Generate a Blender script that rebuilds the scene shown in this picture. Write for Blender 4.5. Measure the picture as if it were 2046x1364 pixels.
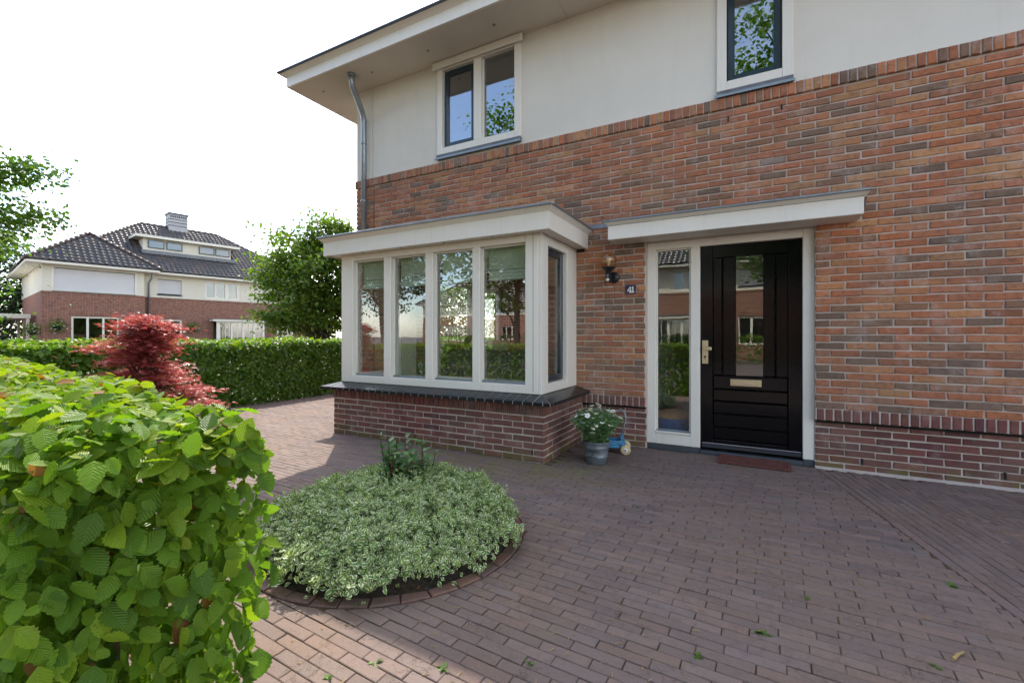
import bpy, math, random
import numpy as np
from mathutils import Vector, Matrix
R = math.radians
sc = bpy.context.scene
for o in list(bpy.data.objects): bpy.data.objects.remove(o)
COL = sc.collection
rng = np.random.default_rng(7)
rnd = random.Random(11)

# ------------------------------------------------------------------ camera
EYE = 1.203; YAW = 28.3
cam = bpy.data.cameras.new('camera'); camo = bpy.data.objects.new('camera', cam); COL.objects.link(camo)
cam.sensor_width = 36; cam.lens = 36 * 895 / 2046; cam.shift_y = -11 / 2046
cam.clip_start = 0.02; cam.clip_end = 2000
camo.location = (0, 0, EYE); camo.rotation_euler = (R(90), 0, R(YAW)); sc.camera = camo
# ------------------------------------------------------------------ light
SUN = Vector((-0.53, 0.56, 1.0)).normalized()
EL = math.asin(SUN.z)
world = bpy.data.worlds.new('World'); sc.world = world; world.use_nodes = True
wn = world.node_tree; wn.nodes.clear()
sky = wn.nodes.new('ShaderNodeTexSky'); sky.sky_type = 'NISHITA'; sky.sun_disc = False
sky.sun_elevation = EL; sky.sun_rotation = math.atan2(SUN.x, SUN.y)
sky.air_density = 1.0; sky.dust_density = .8; sky.ozone_density = 2.2
bg = wn.nodes.new('ShaderNodeBackground'); bg.inputs['Strength'].default_value = 0.15
out = wn.nodes.new('ShaderNodeOutputWorld')
# thin broken cloud: the blue is veiled with warm white, brightened to lift ambient light
tc = wn.nodes.new('ShaderNodeTexCoord'); noi = wn.nodes.new('ShaderNodeTexNoise')
noi.inputs['Scale'].default_value = 2.6; noi.inputs['Detail'].default_value = 6; noi.inputs['Roughness'].default_value = .55
cr = wn.nodes.new('ShaderNodeMapRange'); cr.inputs['From Min'].default_value = .44; cr.inputs['From Max'].default_value = .66
cr.inputs['To Min'].default_value = .06; cr.inputs['To Max'].default_value = .95
bw = wn.nodes.new('ShaderNodeRGBToBW'); mulb = wn.nodes.new('ShaderNodeVectorMath'); mulb.operation = 'SCALE'
mulb.inputs[0].default_value = (2.35, 2.15, 1.92)
mixw = wn.nodes.new('ShaderNodeMix'); mixw.data_type = 'RGBA'
wl = wn.links.new
mapw = wn.nodes.new('ShaderNodeMapping'); mapw.inputs['Location'].default_value = (52.7, 27.9, 11.47)
wl(tc.outputs['Generated'], mapw.inputs['Vector']); wl(mapw.outputs[0], noi.inputs['Vector']); wl(noi.outputs['Fac'], cr.inputs['Value'])
wl(sky.outputs[0], bw.inputs[0]); wl(bw.outputs[0], mulb.inputs['Scale'])
wl(cr.outputs[0], mixw.inputs[0]); wl(sky.outputs[0], mixw.inputs[6]); wl(mulb.outputs[0], mixw.inputs[7])
wl(mixw.outputs[2], bg.inputs['Color']); wl(bg.outputs[0], out.inputs['Surface'])
sun = bpy.data.lights.new('sun', 'SUN'); sun.energy = 2.0; sun.angle = R(0.5); sun.color = (1, .92, .80)
suno = bpy.data.objects.new('sun', sun); COL.objects.link(suno); suno.location = (-6, 6, 14)
suno.rotation_euler = SUN.to_track_quat('Z', 'Y').to_euler()
sc.view_settings.view_transform = 'Standard'; sc.view_settings.look = 'None'
sc.view_settings.exposure = 1.72; sc.view_settings.gamma = 1.0; sc.view_settings.use_curve_mapping = False
sc.cycles.max_bounces = 6; sc.cycles.transparent_max_bounces = 10; sc.cycles.diffuse_bounces = 3
sc.cycles.glossy_bounces = 4; sc.cycles.transmission_bounces = 6; sc.cycles.sample_clamp_indirect = 8
sc.cycles.use_denoising = True; sc.cycles.caustics_reflective = False; sc.cycles.caustics_refractive = False

# ------------------------------------------------------------------ material helpers
class NT:
    def __init__(s, name):
        s.m = bpy.data.materials.new(name); s.m.use_nodes = True; s.t = s.m.node_tree; s.t.nodes.clear()
        s.out = s.t.nodes.new('ShaderNodeOutputMaterial')
    def n(s, typ, ins=None, **kw):
        nd = s.t.nodes.new('ShaderNode' + typ)
        for k, v in kw.items(): setattr(nd, k, v)
        for k, v in (ins or {}).items():
            if hasattr(v, 'is_linked') or isinstance(v, bpy.types.NodeSocket): s.t.links.new(v, nd.inputs[k])
            else: nd.inputs[k].default_value = v
        return nd
    def pos(s): return s.n('NewGeometry').outputs['Position']
    def noise(s, scale, detail=3, rough=.5, vec=None):
        return s.n('TexNoise', {'Vector': vec or s.pos(), 'Scale': scale, 'Detail': detail, 'Roughness': rough}).outputs['Fac']
    def mr(s, v, a, b, c=0., d=1.):
        return s.n('MapRange', {'Value': v, 'From Min': a, 'From Max': b, 'To Min': c, 'To Max': d}).outputs[0]
    def mix(s, f, a, b, blend='MIX'):
        nd = s.n('Mix', data_type='RGBA', blend_type=blend)
        for i, v in ((0, f), (6, a), (7, b)):
            if isinstance(v, bpy.types.NodeSocket): s.t.links.new(v, nd.inputs[i])
            elif i == 0: nd.inputs[0].default_value = v
            else: nd.inputs[i].default_value = (*v[:3], 1)
        return nd.outputs[2]
    def math(s, op, a, b=0.):
        nd = s.n('Math', operation=op)
        for i, v in ((0, a), (1, b)):
            if isinstance(v, bpy.types.NodeSocket): s.t.links.new(v, nd.inputs[i])
            else: nd.inputs[i].default_value = v
        return nd.outputs[0]
    def ramp(s, v, cols, const=True):
        nd = s.n('ValToRGB', {'Fac': v}); r = nd.color_ramp; r.interpolation = 'CONSTANT' if const else 'LINEAR'
        while len(r.elements) > 1: r.elements.remove(r.elements[-1])
        n = len(cols)
        for i, c_ in enumerate(cols):
            p = i / n if const else i / (n - 1)
            e = r.elements[0] if i == 0 else r.elements.new(p)
            e.position = p; e.color = (*c_, 1)
        return nd.outputs[0]
    def bump(s, h, strength=.3, dist=.01):
        return s.n('Bump', {'Height': h, 'Strength': strength, 'Distance': dist}).outputs[0]
    def rand(s, src):
        return s.n('ObjectInfo').outputs['Random'] if src == 'object' else s.n('NewGeometry').outputs['Random Per Island']
    def pbsdf(s, col, rough=.5, normal=None, spec=.5, metal=0., coat=0.):
        d = {'Base Color': col if isinstance(col, bpy.types.NodeSocket) else (*col[:3], 1), 'Roughness': rough,
             'Specular IOR Level': spec, 'Metallic': metal, 'Coat Weight': coat}
        if normal is not None: d['Normal'] = normal
        return s.n('BsdfPrincipled', d).outputs[0]
    def done(s, sh): s.t.links.new(sh, s.out.inputs['Surface']); return s.m

def m_plain(name, col, rough=.5, var=.08, scale=3., bumps=0., bscale=200., spec=.5, metal=0., coat=0.):
    t = NT(name); f = t.noise(scale, 5, .6)
    c_ = t.mix(t.mr(f, .3, .7), [x * (1 - var) for x in col], [min(1, x * (1 + var)) for x in col])
    nr = t.bump(t.noise(bscale, 3), bumps, .005) if bumps else None
    return t.done(t.pbsdf(c_, rough, nr, spec, metal, coat))

def m_brick(name, cols, src, spot=(.05, .045, .04), white=.0, moss=None, rough=.85, bs=.5):
    t = NT(name); r = t.rand(src)
    base = t.ramp(r, cols)
    r2 = t.math('FRACT', t.math('MULTIPLY', r, 37.7))
    hs = t.n('HueSaturation', {'Color': base, 'Hue': .5, 'Saturation': 1., 'Value': t.mr(r2, 0, 1, .86, 1.14)}).outputs[0]
    n1 = t.noise(22, 4, .6); n2 = t.noise(160, 4, .65); n3 = t.noise(2.2, 4, .6)
    c1 = t.mix(t.mr(n1, .50, .72), hs, spot); 
    c1 = t.mix(.45, hs, c1)
    c1 = t.mix(t.mr(n2, .35, .7, 0, .35), c1, (.45, .36, .28), 'MULTIPLY')
    c1 = t.mix(t.mr(n3, .4, .7, 0, .22), c1, (.20, .16, .13))
    c1 = t.mix(t.mr(t.noise(.55, 4, .55), .42, .66, 0, .32), c1, (.21, .145, .105))
    cm = t.n('Mapping', {'Vector': t.pos(), 'Rotation': (0., .5, 0.), 'Scale': (1., 1., 2.2)}).outputs[0]
    cz = t.math('ABSOLUTE', t.math('SUBTRACT', t.noise(17, 3, .5, cm), .5))
    crease = t.math('MULTIPLY', t.mr(cz, 0., .022, 1., 0.), t.mr(t.noise(6, 2), .48, .60))
    c1 = t.mix(t.math('MULTIPLY', crease, .55), c1, (.07, .045, .035))
    if white:
        w = t.math('MULTIPLY', t.mr(t.noise(5, 5, .7), .54, .66), t.mr(n2, .42, .6))
        c1 = t.mix(t.math('MULTIPLY', w, white), c1, (.62, .58, .55))
    if moss:
        c1 = moss(t, c1, n1)
    h = t.math('SUBTRACT', t.math('ADD', t.math('MULTIPLY', t.noise(30, 6, .7), 1.0), t.math('MULTIPLY', n2, .5)), t.math('MULTIPLY', crease, .5))
    return t.done(t.pbsdf(c1, rough, t.bump(h, bs, .014), .3))

def m_leaf(name, cols, src='island', trans=.4, rough=.42, veins=False, edge=None, spec=.45, tint=(1.25, 1.35, .45), sat=1.):
    t = NT(name); r = t.rand(src)
    base = t.ramp(r, cols, const=False)
    nrm = None
    if veins or edge:
        uv = t.n('UVMap').outputs[0]; sp = t.n('SeparateXYZ', {0: uv})
        au = t.math('ABSOLUTE', t.math('SUBTRACT', sp.outputs[0], .5)); v = sp.outputs[1]
    if veins:
        ph = t.math('SUBTRACT', v, t.math('MULTIPLY', au, .62))
        w = t.math('SINE', t.math('MULTIPLY', ph, 62.))
        vein = t.mr(w, .72, 1., 0., 1.); mid = t.mr(au, .0, .035, 1., 0.)
        lines = t.math('MAXIMUM', t.math('MULTIPLY', vein, .6), t.math('MULTIPLY', mid, .9))
        base = t.mix(t.math('MULTIPLY', lines, .5), base, (.17, .27, .06))
        pn = t.noise(55, 4, .6)
        base = t.mix(t.mr(pn, .64, .74, 0, .5), base, (.22, .13, .04))
        base = t.mix(t.mr(t.noise(9, 3), .4, .7, 0, .35), base, (.075, .155, .02))
        nrm = t.bump(t.math('ADD', t.math('MULTIPLY', w, -.5), t.math('MULTIPLY', mid, -.6)), .36, .0026)
    if edge:
        av = t.math('ABSOLUTE', t.math('SUBTRACT', v, .5))
        e = t.math('ADD', t.math('MULTIPLY', au, 2.0), t.mr(t.noise(130, 2), .3, .7, -.22, .22))
        e2 = t.math('MAXIMUM', t.mr(e, .48, .66), t.mr(av, .40, .46))
        base = t.mix(e2, base, edge)
    p = t.pbsdf(base, rough, nrm, spec)
    d = {'Color': t.mix(1., base, tint, 'MULTIPLY')}
    if nrm is not None: d['Normal'] = nrm
    tr = t.n('BsdfTranslucent', d).outputs[0]
    ms = t.n('MixShader', {0: trans, 1: p, 2: tr}).outputs[0]
    return t.done(ms)

def schlick(t, f0):
    fc = t.n('LayerWeight', {'Blend': .5}).outputs['Facing']
    return t.n('MapRange', {'Value': t.math('POWER', fc, 5.), 'From Min': 0., 'From Max': 1., 'To Min': f0, 'To Max': 1.}).outputs[0]
def m_glass(name, tint=(.93, .96, .95), f0=.10):
    t = NT(name)
    tr = t.n('BsdfTransparent', {'Color': (*tint, 1)}).outputs[0]
    wv = t.bump(t.noise(2.2, 2, .4), .012, .05)
    gl = t.n('BsdfGlossy', {'Color': (1, 1, 1, 1), 'Roughness': 0.0, 'Normal': wv}).outputs[0]
    return t.done(t.n('MixShader', {0: schlick(t, f0), 1: tr, 2: gl}).outputs[0])

FACE_COLS = [(.52, .20, .095), (.47, .17, .085), (.25, .155, .105), (.54, .25, .115), (.49, .18, .085), (.33, .17, .10), (.52, .215, .105),
             (.40, .16, .085), (.22, .145, .105), (.52, .265, .125), (.46, .185, .105), (.50, .18, .085), (.34, .175, .105), (.48, .21, .115), (.43, .165, .088), (.51, .225, .11)]
PLINTH_COLS = [(.215, .072, .062), (.175, .064, .06), (.24, .088, .074), (.15, .062, .062), (.205, .075, .07), (.25, .10, .085), (.165, .06, .056)]
PAVE_COLS = [(.202, .150, .134), (.190, .144, .133), (.208, .150, .131), (.184, .146, .137), (.197, .146, .131), (.205, .144, .125), (.179, .140, .131), (.199, .150, .137)]
def moss_plinth(t, c_, n1):
    z = t.n('SeparateXYZ', {0: t.pos()}).outputs[2]
    f = t.math('MULTIPLY', t.mr(z, .03, .14, 1., 0.), t.mr(t.noise(4, 5, .7), .38, .58))
    return t.mix(t.math('MULTIPLY', f, .75), c_, (.13, .125, .03))
def moss_ground(t, c_, n1):
    p = t.n('SeparateXYZ', {0: t.pos()})
    dx = t.math('ADD', p.outputs[0], 2.2); dy = t.math('SUBTRACT', p.outputs[1], 3.75)
    d = t.math('SQRT', t.math('ADD', t.math('POWER', t.math('MULTIPLY', dx, .62), 2.), t.math('POWER', t.math('MULTIPLY', dy, 1.6), 2.)))
    f = t.math('MULTIPLY', t.mr(d, .45, 1.0, 1., 0.), t.mr(t.noise(3.2, 5, .7), .40, .62))
    c_ = t.mix(t.math('MULTIPLY', f, .6), c_, (.16, .15, .035))
    g = t.math('MULTIPLY', t.mr(t.noise(1.4, 4, .6), .52, .70), .35)
    c_ = t.mix(g, c_, (.20, .135, .085))
    sp = t.mr(t.noise(420, 2, .5), .66, .74, 0., .55)
    return t.mix(sp, c_, (.40, .36, .33))
M = {}
for src in ('object', 'island'):
    M['face_' + src] = m_brick('facing_brick_' + src, FACE_COLS, src, white=.42)
    M['plinth_' + src] = m_brick('plinth_brick_' + src, PLINTH_COLS, src, white=.30, moss=moss_plinth)
    M['pave_' + src] = m_brick('clay_paver_' + src, PAVE_COLS, src, spot=(.09, .075, .07), moss=moss_ground, rough=.8, bs=.35)
M['pave_ring'] = m_brick('ring_paver', [(.21, .115, .09), (.185, .105, .085), (.16, .10, .09), (.20, .11, .08)], 'object', rough=.8, bs=.35)
def m_mortar():
    t = NT('mortar'); n = t.noise(9, 5, .65); c_ = t.mix(t.mr(n, .3, .7), (.50, .43, .375), (.62, .545, .48))
    return t.done(t.pbsdf(c_, .95, t.bump(t.noise(220, 3), .4, .004), .2))
M['mortar'] = m_mortar()
def m_sand():
    t = NT('joint_sand'); c_ = t.mix(t.mr(t.noise(14, 5, .7), .35, .65), (.05, .038, .028), (.15, .095, .055))
    c_ = t.mix(t.mr(t.noise(3, 5, .7), .55, .68, 0, .8), c_, (.07, .085, .025))
    return t.done(t.pbsdf(c_, .95, t.bump(t.noise(300, 3), .6, .004), .2))
M['sand'] = m_sand()
def m_white():
    t = NT('white_paint'); c_ = t.mix(t.mr(t.noise(1.2, 5, .6), .3, .7), (.77, .735, .655), (.83, .795, .715))
    s_ = t.n('Mapping', {'Vector': t.pos(), 'Scale': (14, 14, .9)}).outputs[0]
    c_ = t.mix(t.mr(t.noise(1.5, 5, .65, s_), .55, .75, 0, .22), c_, (.50, .46, .38))
    c_ = t.mix(t.mr(t.noise(9, 6, .75), .60, .74, 0, .25), c_, (.45, .42, .36))
    return t.done(t.pbsdf(c_, .38, t.bump(t.noise(40, 3), .04, .004), .45))
M['white'] = m_white()
def m_stucco():
    t = NT('stucco'); c_ = t.mix(t.mr(t.noise(.9, 6, .65), .3, .7), (.70, .665, .59), (.78, .745, .665))
    s_ = t.n('Mapping', {'Vector': t.pos(), 'Scale': (6, 6, .6)}).outputs[0]
    c_ = t.mix(t.mr(t.noise(1.0, 5, .65, s_), .55, .8, 0, .18), c_, (.45, .45, .40))
    return t.done(t.pbsdf(c_, .92, t.bump(t.noise(260, 4, .7), .35, .004), .2))
M['stucco'] = m_stucco()
M['soffit'] = m_plain('soffit_board', (.66, .61, .52), .55, .05, 1.5)
M['zinc'] = m_plain('zinc', (.30, .34, .37), .42, .15, 6, .05, 60, .5, .75)
M['lead'] = m_plain('lead', (.16, .165, .175), .5, .25, 9, .15, 40, .5, .4)
M['drip'] = m_plain('roof_edge', (.10, .12, .14), .35, .2, 6, 0, 1, .5, .6)
M['navy'] = m_plain('navy_paint', (.012, .030, .042), .28, .1, 3, .02, 40, .5, 0, .3)
M['blackgloss'] = m_plain('black_gloss_paint', (.004, .004, .005), .10, .2, 3, .08, 28, .32, 0, 0)
M['black'] = m_plain('black_metal', (.012, .012, .013), .35, .2, 3)
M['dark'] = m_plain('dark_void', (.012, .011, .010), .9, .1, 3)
M['brass'] = m_plain('champagne_metal', (.70, .60, .40), .32, .05, 3, 0, 1, .5, .75)
M['glaze'] = m_plain('glazed_tile', (.016, .017, .020), .24, .2, 8, .03, 30, .28, 0, 0)
M['grout'] = m_plain('white_grout', (.62, .60, .55), .9, .15, 30)
M['glass'] = m_glass('window_glass', f0=.13)
M['glass_up'] = m_glass('coated_glass', (.62, .70, .76), .26)
M['slate'] = m_plain('dark_stone', (.06, .068, .08), .5, .2, 8, .1, 60)
def m_wallfar(name, c1, c2, mort):
    t = NT(name); tcx = t.n('TexCoord').outputs['Object']
    sp = t.n('SeparateXYZ', {0: tcx})
    v = t.n('CombineXYZ', {0: t.math('ADD', sp.outputs[0], sp.outputs[1]), 1: sp.outputs[2], 2: 0.}).outputs[0]
    b = t.n('TexBrick', {'Vector': v, 'Color1': (*c1, 1), 'Color2': (*c2, 1), 'Mortar': (*mort, 1), 'Scale': 1., 'Mortar Size': .008,
                         'Brick Width': .22, 'Row Height': .065, 'Bias': -.1})
    c_ = t.mix(t.mr(t.noise(7, 5, .7, v), .45, .68, 0, .6), b.outputs[0], (.06, .045, .05))
    return t.done(t.pbsdf(c_, .9, t.bump(b.outputs['Fac'], -.4, .01), .2))
M['wall_far'] = m_wallfar('distant_brickwork', (.34, .125, .07), (.22, .09, .065), (.34, .28, .23))
M['render_far'] = m_plain('cream_render', (.72, .68, .56), .9, .05, 1.)
M['chimney_grey'] = m_plain('chimney_render', (.42, .42, .42), .8, .08, 3.)
M['shutter'] = m_plain('shutter_slats', (.70, .70, .70), .5, .03, 1.)
def m_tile():
    t = NT('roof_tile'); r = t.rand('island'); c_ = t.ramp(r, [(.035, .036, .042), (.05, .045, .045), (.028, .03, .036), (.06, .045, .04)])
    return t.done(t.pbsdf(c_, .22, t.bump(t.noise(30, 3), .1, .01), .6))
M['tile'] = m_tile()
M['ridge'] = m_plain('ridge_tile', (.06, .042, .036), .35, .5, 3)
M['glass_far'] = m_glass('distant_window_glass', (.5, .55, .55), .12)
M['bark'] = m_plain('bark', (.075, .058, .042), .95, .4, 14, .6, 40)
M['twig'] = m_plain('twig_bark', (.13, .095, .065), .9, .35, 40, .4, 90)
M['soil'] = m_plain('garden_soil', (.055, .040, .028), .98, .6, 45, 1., 90)
M['zincpot'] = m_plain('galvanised_zinc', (.21, .24, .27), .48, .25, 12, .06, 40, .5, .55)
M['ink'] = m_plain('stencil_ink', (.012, .014, .016), .8, .2, 40)
M['petal'] = m_plain('white_petal', (.82, .81, .76), .7, .04, 60)
M['yolk'] = m_plain('flower_centre', (.62, .42, .05), .8, .2, 90)
M['toyblue'] = m_plain('worn_blue_paint', (.06, .24, .42), .45, .45, 22, .1, 50)
M['cream'] = m_plain('cream_rubber', (.60, .49, .29), .6, .15, 20)
M['enamel'] = m_plain('dark_blue_enamel', (.012, .016, .075), .18, .1, 5, 0, 1, .5, 0, .6)
M['mat'] = None
def m_coir():
    t = NT('coir_fibre'); w = t.n('TexVoronoi', {'Vector': t.pos(), 'Scale': 42.}, feature='DISTANCE_TO_EDGE').outputs['Distance']
    n_ = t.noise(240, 3, .6); c_ = t.mix(t.mr(n_, .3, .7), (.11, .04, .032), (.27, .12, .095))
    c_ = t.mix(t.mr(w, .0, .16, .65, 0.), c_, (.06, .022, .02))
    return t.done(t.pbsdf(c_, .95, t.bump(t.math('ADD', n_, t.math('MULTIPLY', w, 2.)), .9, .006), .1))
M['mat'] = m_coir()
M['roomwall'] = m_plain('interior_plaster', (.70, .69, .63), .9, .04, 1.)
M['roomfloor'] = m_plain('interior_floor', (.30, .20, .12), .4, .2, 3.)
M['linen'] = m_plain('pale_green_linen', (.64, .68, .54), .9, .06, 8., .1, 120)
M['taupe'] = m_plain('taupe_roller_blind', (.22, .19, .165), .9, .06, 8.)
M['sofa'] = m_plain('grey_upholstery', (.17, .17, .15), .9, .2, 9.)
M['basket'] = m_plain('blue_woven_plastic', (.012, .10, .30), .4, .4, 26, .5, 60)
M['cushion'] = m_plain('ochre_cushion', (.50, .26, .06), .9, .2, 12)
M['emerald'] = m_plain('green_glass_cup', (.02, .12, .08), .12, .2, 5)
M['silver'] = m_plain('polished_metal', (.6, .6, .6), .18, .05, 5, 0, 1, .5, 1.)
def m_amber():
    t = NT('amber_glass'); fr = schlick(t, .09)
    tr = t.n('BsdfTransparent', {'Color': (.93, .82, .62, 1)}).outputs[0]; gl = t.n('BsdfGlossy', {'Roughness': .01}).outputs[0]
    return t.done(t.n('MixShader', {0: fr, 1: tr, 2: gl}).outputs[0])
M['amber'] = m_amber()
M['bulb'] = m_plain('bulb_glass', (.75, .66, .5), .2, .05, 5)
HORN = [(.07, .15, .016), (.14, .265, .020), (.20, .35, .025), (.10, .205, .018), (.29, .42, .028)]
M['horn_island'] = m_leaf('hornbeam_leaf_island', HORN, 'island', .42, .40, veins=True, spec=.22)
M['horn_object'] = m_leaf('hornbeam_leaf_object', HORN, 'object', .42, .40, veins=True, spec=.22)
M['horntop'] = m_leaf('hornbeam_sunlit_leaf', [(.15, .26, .018), (.23, .33, .02), (.31, .37, .022), (.19, .30, .018)], 'island', .45, .42, veins=True, spec=.3)  # top leaves coloured yellower, painting in the sun that shines through them
M['deadleaf'] = m_leaf('dry_leaf', [(.28, .12, .03), (.20, .09, .03), (.36, .15, .025), (.25, .15, .07)], 'island', .3, .7)
M['hedgefar'] = m_leaf('hedge_leaf', [(.06, .135, .018), (.095, .195, .024), (.13, .245, .028), (.075, .165, .02)], 'island', .45, .38)
M['treeleaf'] = m_leaf('tree_leaf', [(.08, .16, .025), (.115, .21, .03), (.19, .25, .025), (.095, .18, .028)], 'island', .45, .4)
M['treeleaf2'] = m_leaf('park_tree_leaf', [(.055, .125, .018), (.08, .165, .022), (.12, .21, .024)], 'island', .4, .45)
M['conifer'] = m_leaf('conifer_foliage', [(.02, .05, .014), (.03, .065, .018), (.035, .08, .02)], 'island', .25, .6)
M['maple'] = m_leaf('red_maple_leaf', [(.30, .065, .08), (.44, .10, .10), (.54, .15, .125), (.34, .075, .09), (.60, .16, .09)], 'island', .35, .36, tint=(1.3, .9, .8))
M['euon'] = m_leaf('variegated_leaf', [(.13, .25, .06), (.17, .31, .06), (.11, .20, .065), (.25, .38, .04)], 'island', .30, .42, edge=(.86, .86, .62), tint=(1.1, 1.2, .6))
M['shrub'] = m_leaf('glossy_shrub_leaf', [(.08, .19, .06), (.11, .24, .065), (.06, .15, .06)], 'island', .3, .3)
M['redstem'] = m_plain('red_stem', (.10, .022, .018), .6, .2, 30)
M['daisyleaf'] = m_leaf('daisy_leaf', [(.14, .27, .12), (.19, .34, .13), (.11, .21, .11), (.25, .36, .12)], 'island', .3, .5)
M['weed'] = m_leaf('weed_leaf', [(.07, .18, .02), (.12, .22, .02), (.05, .13, .02)], 'island', .35, .5)
M['straw'] = m_plain('dry_straw', (.36, .25, .10), .9, .3, 60)
M['asphalt'] = m_plain('street_paving', (.11, .085, .078), .9, .25, 1.2, .3, 30)

# ------------------------------------------------------------------ mesh helpers
def tag(o, label=None, cat=None, group=None, kind=None):
    if label: o['label'] = label
    if cat: o['category'] = cat
    if group: o['group'] = group
    if kind: o['kind'] = kind
    return o
def empty(name, loc=(0, 0, 0), rz=0.):
    o = bpy.data.objects.new(name, None); COL.objects.link(o); o.location = loc; o.rotation_euler = (0, 0, rz); o.empty_display_size = .1
    return o
def link(name, me, parent=None, loc=None, rot=None):
    o = bpy.data.objects.new(name, me); COL.objects.link(o)
    if parent is not None: o.parent = parent
    if loc is not None: o.location = loc
    if rot is not None: o.rotation_euler = rot
    return o
class MB:
    def __init__(s): s.v = []; s.f = []
    def add(s, vs, fs):
        b = len(s.v); s.v += [tuple(p) for p in vs]; s.f += [tuple(b + i for i in q) for q in fs]; return s
    def box(s, x0, x1, y0, y1, z0, z1):
        return s.add([(x0, y0, z0), (x1, y0, z0), (x1, y1, z0), (x0, y1, z0), (x0, y0, z1), (x1, y0, z1), (x1, y1, z1), (x0, y1, z1)],
                     [(3, 2, 1, 0), (4, 5, 6, 7), (0, 1, 5, 4), (1, 2, 6, 5), (2, 3, 7, 6), (3, 0, 4, 7)])
    def bbox(s, x0, x1, y0, y1, z0, z1, b=.004):
        # box with chamfered edges: three rings along z
        b = min(b, (x1 - x0) * .4, (y1 - y0) * .4, (z1 - z0) * .4)
        def ring(i, z): 
            return [(x0 + i + b, y0 + i, z), (x1 - i - b, y0 + i, z), (x1 - i, y0 + i + b, z), (x1 - i, y1 - i - b, z),
                    (x1 - i - b, y1 - i, z), (x0 + i + b, y1 - i, z), (x0 + i, y1 - i - b, z), (x0 + i, y0 + i + b, z)]
        vs = ring(b, z0) + ring(0, z0 + b) + ring(0, z1 - b) + ring(b, z1)
        fs = [tuple(range(7, -1, -1)), tuple(range(24, 32))]
        for k in range(3):
            for j in range(8): fs.append((k * 8 + j, k * 8 + (j + 1) % 8, (k + 1) * 8 + (j + 1) % 8, (k + 1) * 8 + j))
        return s.add(vs, fs)
    def quad(s, a, b, c_, d): return s.add([a, b, c_, d], [(0, 1, 2, 3)])
    def tube(s, pts, rad, n=8, cap=True):
        pts = [Vector(p) for p in pts]
        if not hasattr(rad, '__len__'): rad = [rad] * len(pts)
        vs = []; up = None
        for i, p in enumerate(pts):
            d = (pts[min(i + 1, len(pts) - 1)] - pts[max(i - 1, 0)]).normalized()
            if up is None: up = d.orthogonal().normalized()
            up = (up - d * up.dot(d)).normalized(); sd = d.cross(up)
            for j in range(n):
                a = 2 * math.pi * j / n; vs.append(p + (up * math.cos(a) + sd * math.sin(a)) * rad[i])
        fs = []
        for i in range(len(pts) - 1):
            for j in range(n): fs.append((i * n + j, i * n + (j + 1) % n, (i + 1) * n + (j + 1) % n, (i + 1) * n + j))
        if cap: fs += [tuple(range(n - 1, -1, -1)), tuple((len(pts) - 1) * n + j for j in range(n))]
        return s.add(vs, fs)
    def lathe(s, prof, n=20, c=(0, 0, 0), capb=True, capt=True):
        vs = [(c[0] + r * math.cos(2 * math.pi * j / n), c[1] + r * math.sin(2 * math.pi * j / n), c[2] + z) for r, z in prof for j in range(n)]
        fs = [(i * n + j, i * n + (j + 1) % n, (i + 1) * n + (j + 1) % n, (i + 1) * n + j) for i in range(len(prof) - 1) for j in range(n)]
        if capb: fs.append(tuple(range(n - 1, -1, -1)))
        if capt: fs.append(tuple((len(prof) - 1) * n + j for j in range(n)))
        return s.add(vs, fs)
    def mesh(s, name, mat, smooth=False):
        me = bpy.data.meshes.new(name); me.from_pydata(s.v, [], s.f); me.materials.append(M[mat] if isinstance(mat, str) else mat)
        if smooth: me.polygons.foreach_set('use_smooth', [True] * len(me.polygons))
        me.update(); return me
    def build(s, name, mat, parent=None, smooth=False, loc=None, rot=None):
        return link(name, s.mesh(name, mat, smooth), parent, loc, rot)
def box(name, mat, parent, *a, b=0.):
    m = MB(); (m.bbox(*a, b) if b else m.box(*a)); return m.build(name, mat, parent)

# leaf templates: y along the leaf, x across, z up
def leaf_t(n=12, w=.31, fold=.12, pleat=.012, serr=.07, curl=.12):
    vs = []; uv = []
    for i in range(n + 1):
        t = i / n; vs.append((0, t, -curl * t * t)); uv.append((.5, t))
    def hw(t): return w * (t ** .55 * (1 - t) ** .80) / .3975 if 0 < t < 1 else 0
    for sgn in (-1, 1):
        for i in range(1, n):
            t = i / n; te = t + .09 * (1 - t) * (1 if i < n - 1 else .3); x = hw(t) * (1 + (serr if i % 2 else -serr))
            vs.append((sgn * x, te, fold * x / w * .36 + (pleat if i % 2 else -pleat) - curl * te * te)); uv.append((.5 + sgn * .5 * x / w, te))
    fs = []
    for k, sgn in enumerate((-1, 1)):
        o = n + 1 + k * (n - 1)
        def q(*a): fs.append(a if sgn > 0 else a[::-1])
        q(0, o, 1)
        for i in range(1, n - 1): q(i, o + i - 1, o + i, i + 1)
        q(n - 1, o + n - 2, n)
    return np.array(vs), fs, np.array(uv)
def leaf_s(w=.33, fold=.1, curl=.1):   # six-triangle small leaf
    vs = [(0, 0, 0), (0, .5, 0.02), (0, 1, -curl), (-w, .38, fold), (-w * .75, .72, fold * .6), (w, .38, fold), (w * .75, .72, fold * .6)]
    uv = [(.5, 0), (.5, .5), (.5, 1), (0, .38), (.12, .72), (1, .38), (.88, .72)]
    return np.array(vs), [(0, 1, 3), (1, 4, 3), (1, 2, 4), (0, 5, 1), (1, 5, 6), (1, 6, 2)], np.array(uv)
def nrmz(a): return a / np.maximum(1e-9, np.linalg.norm(a, axis=1, keepdims=True))
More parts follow.
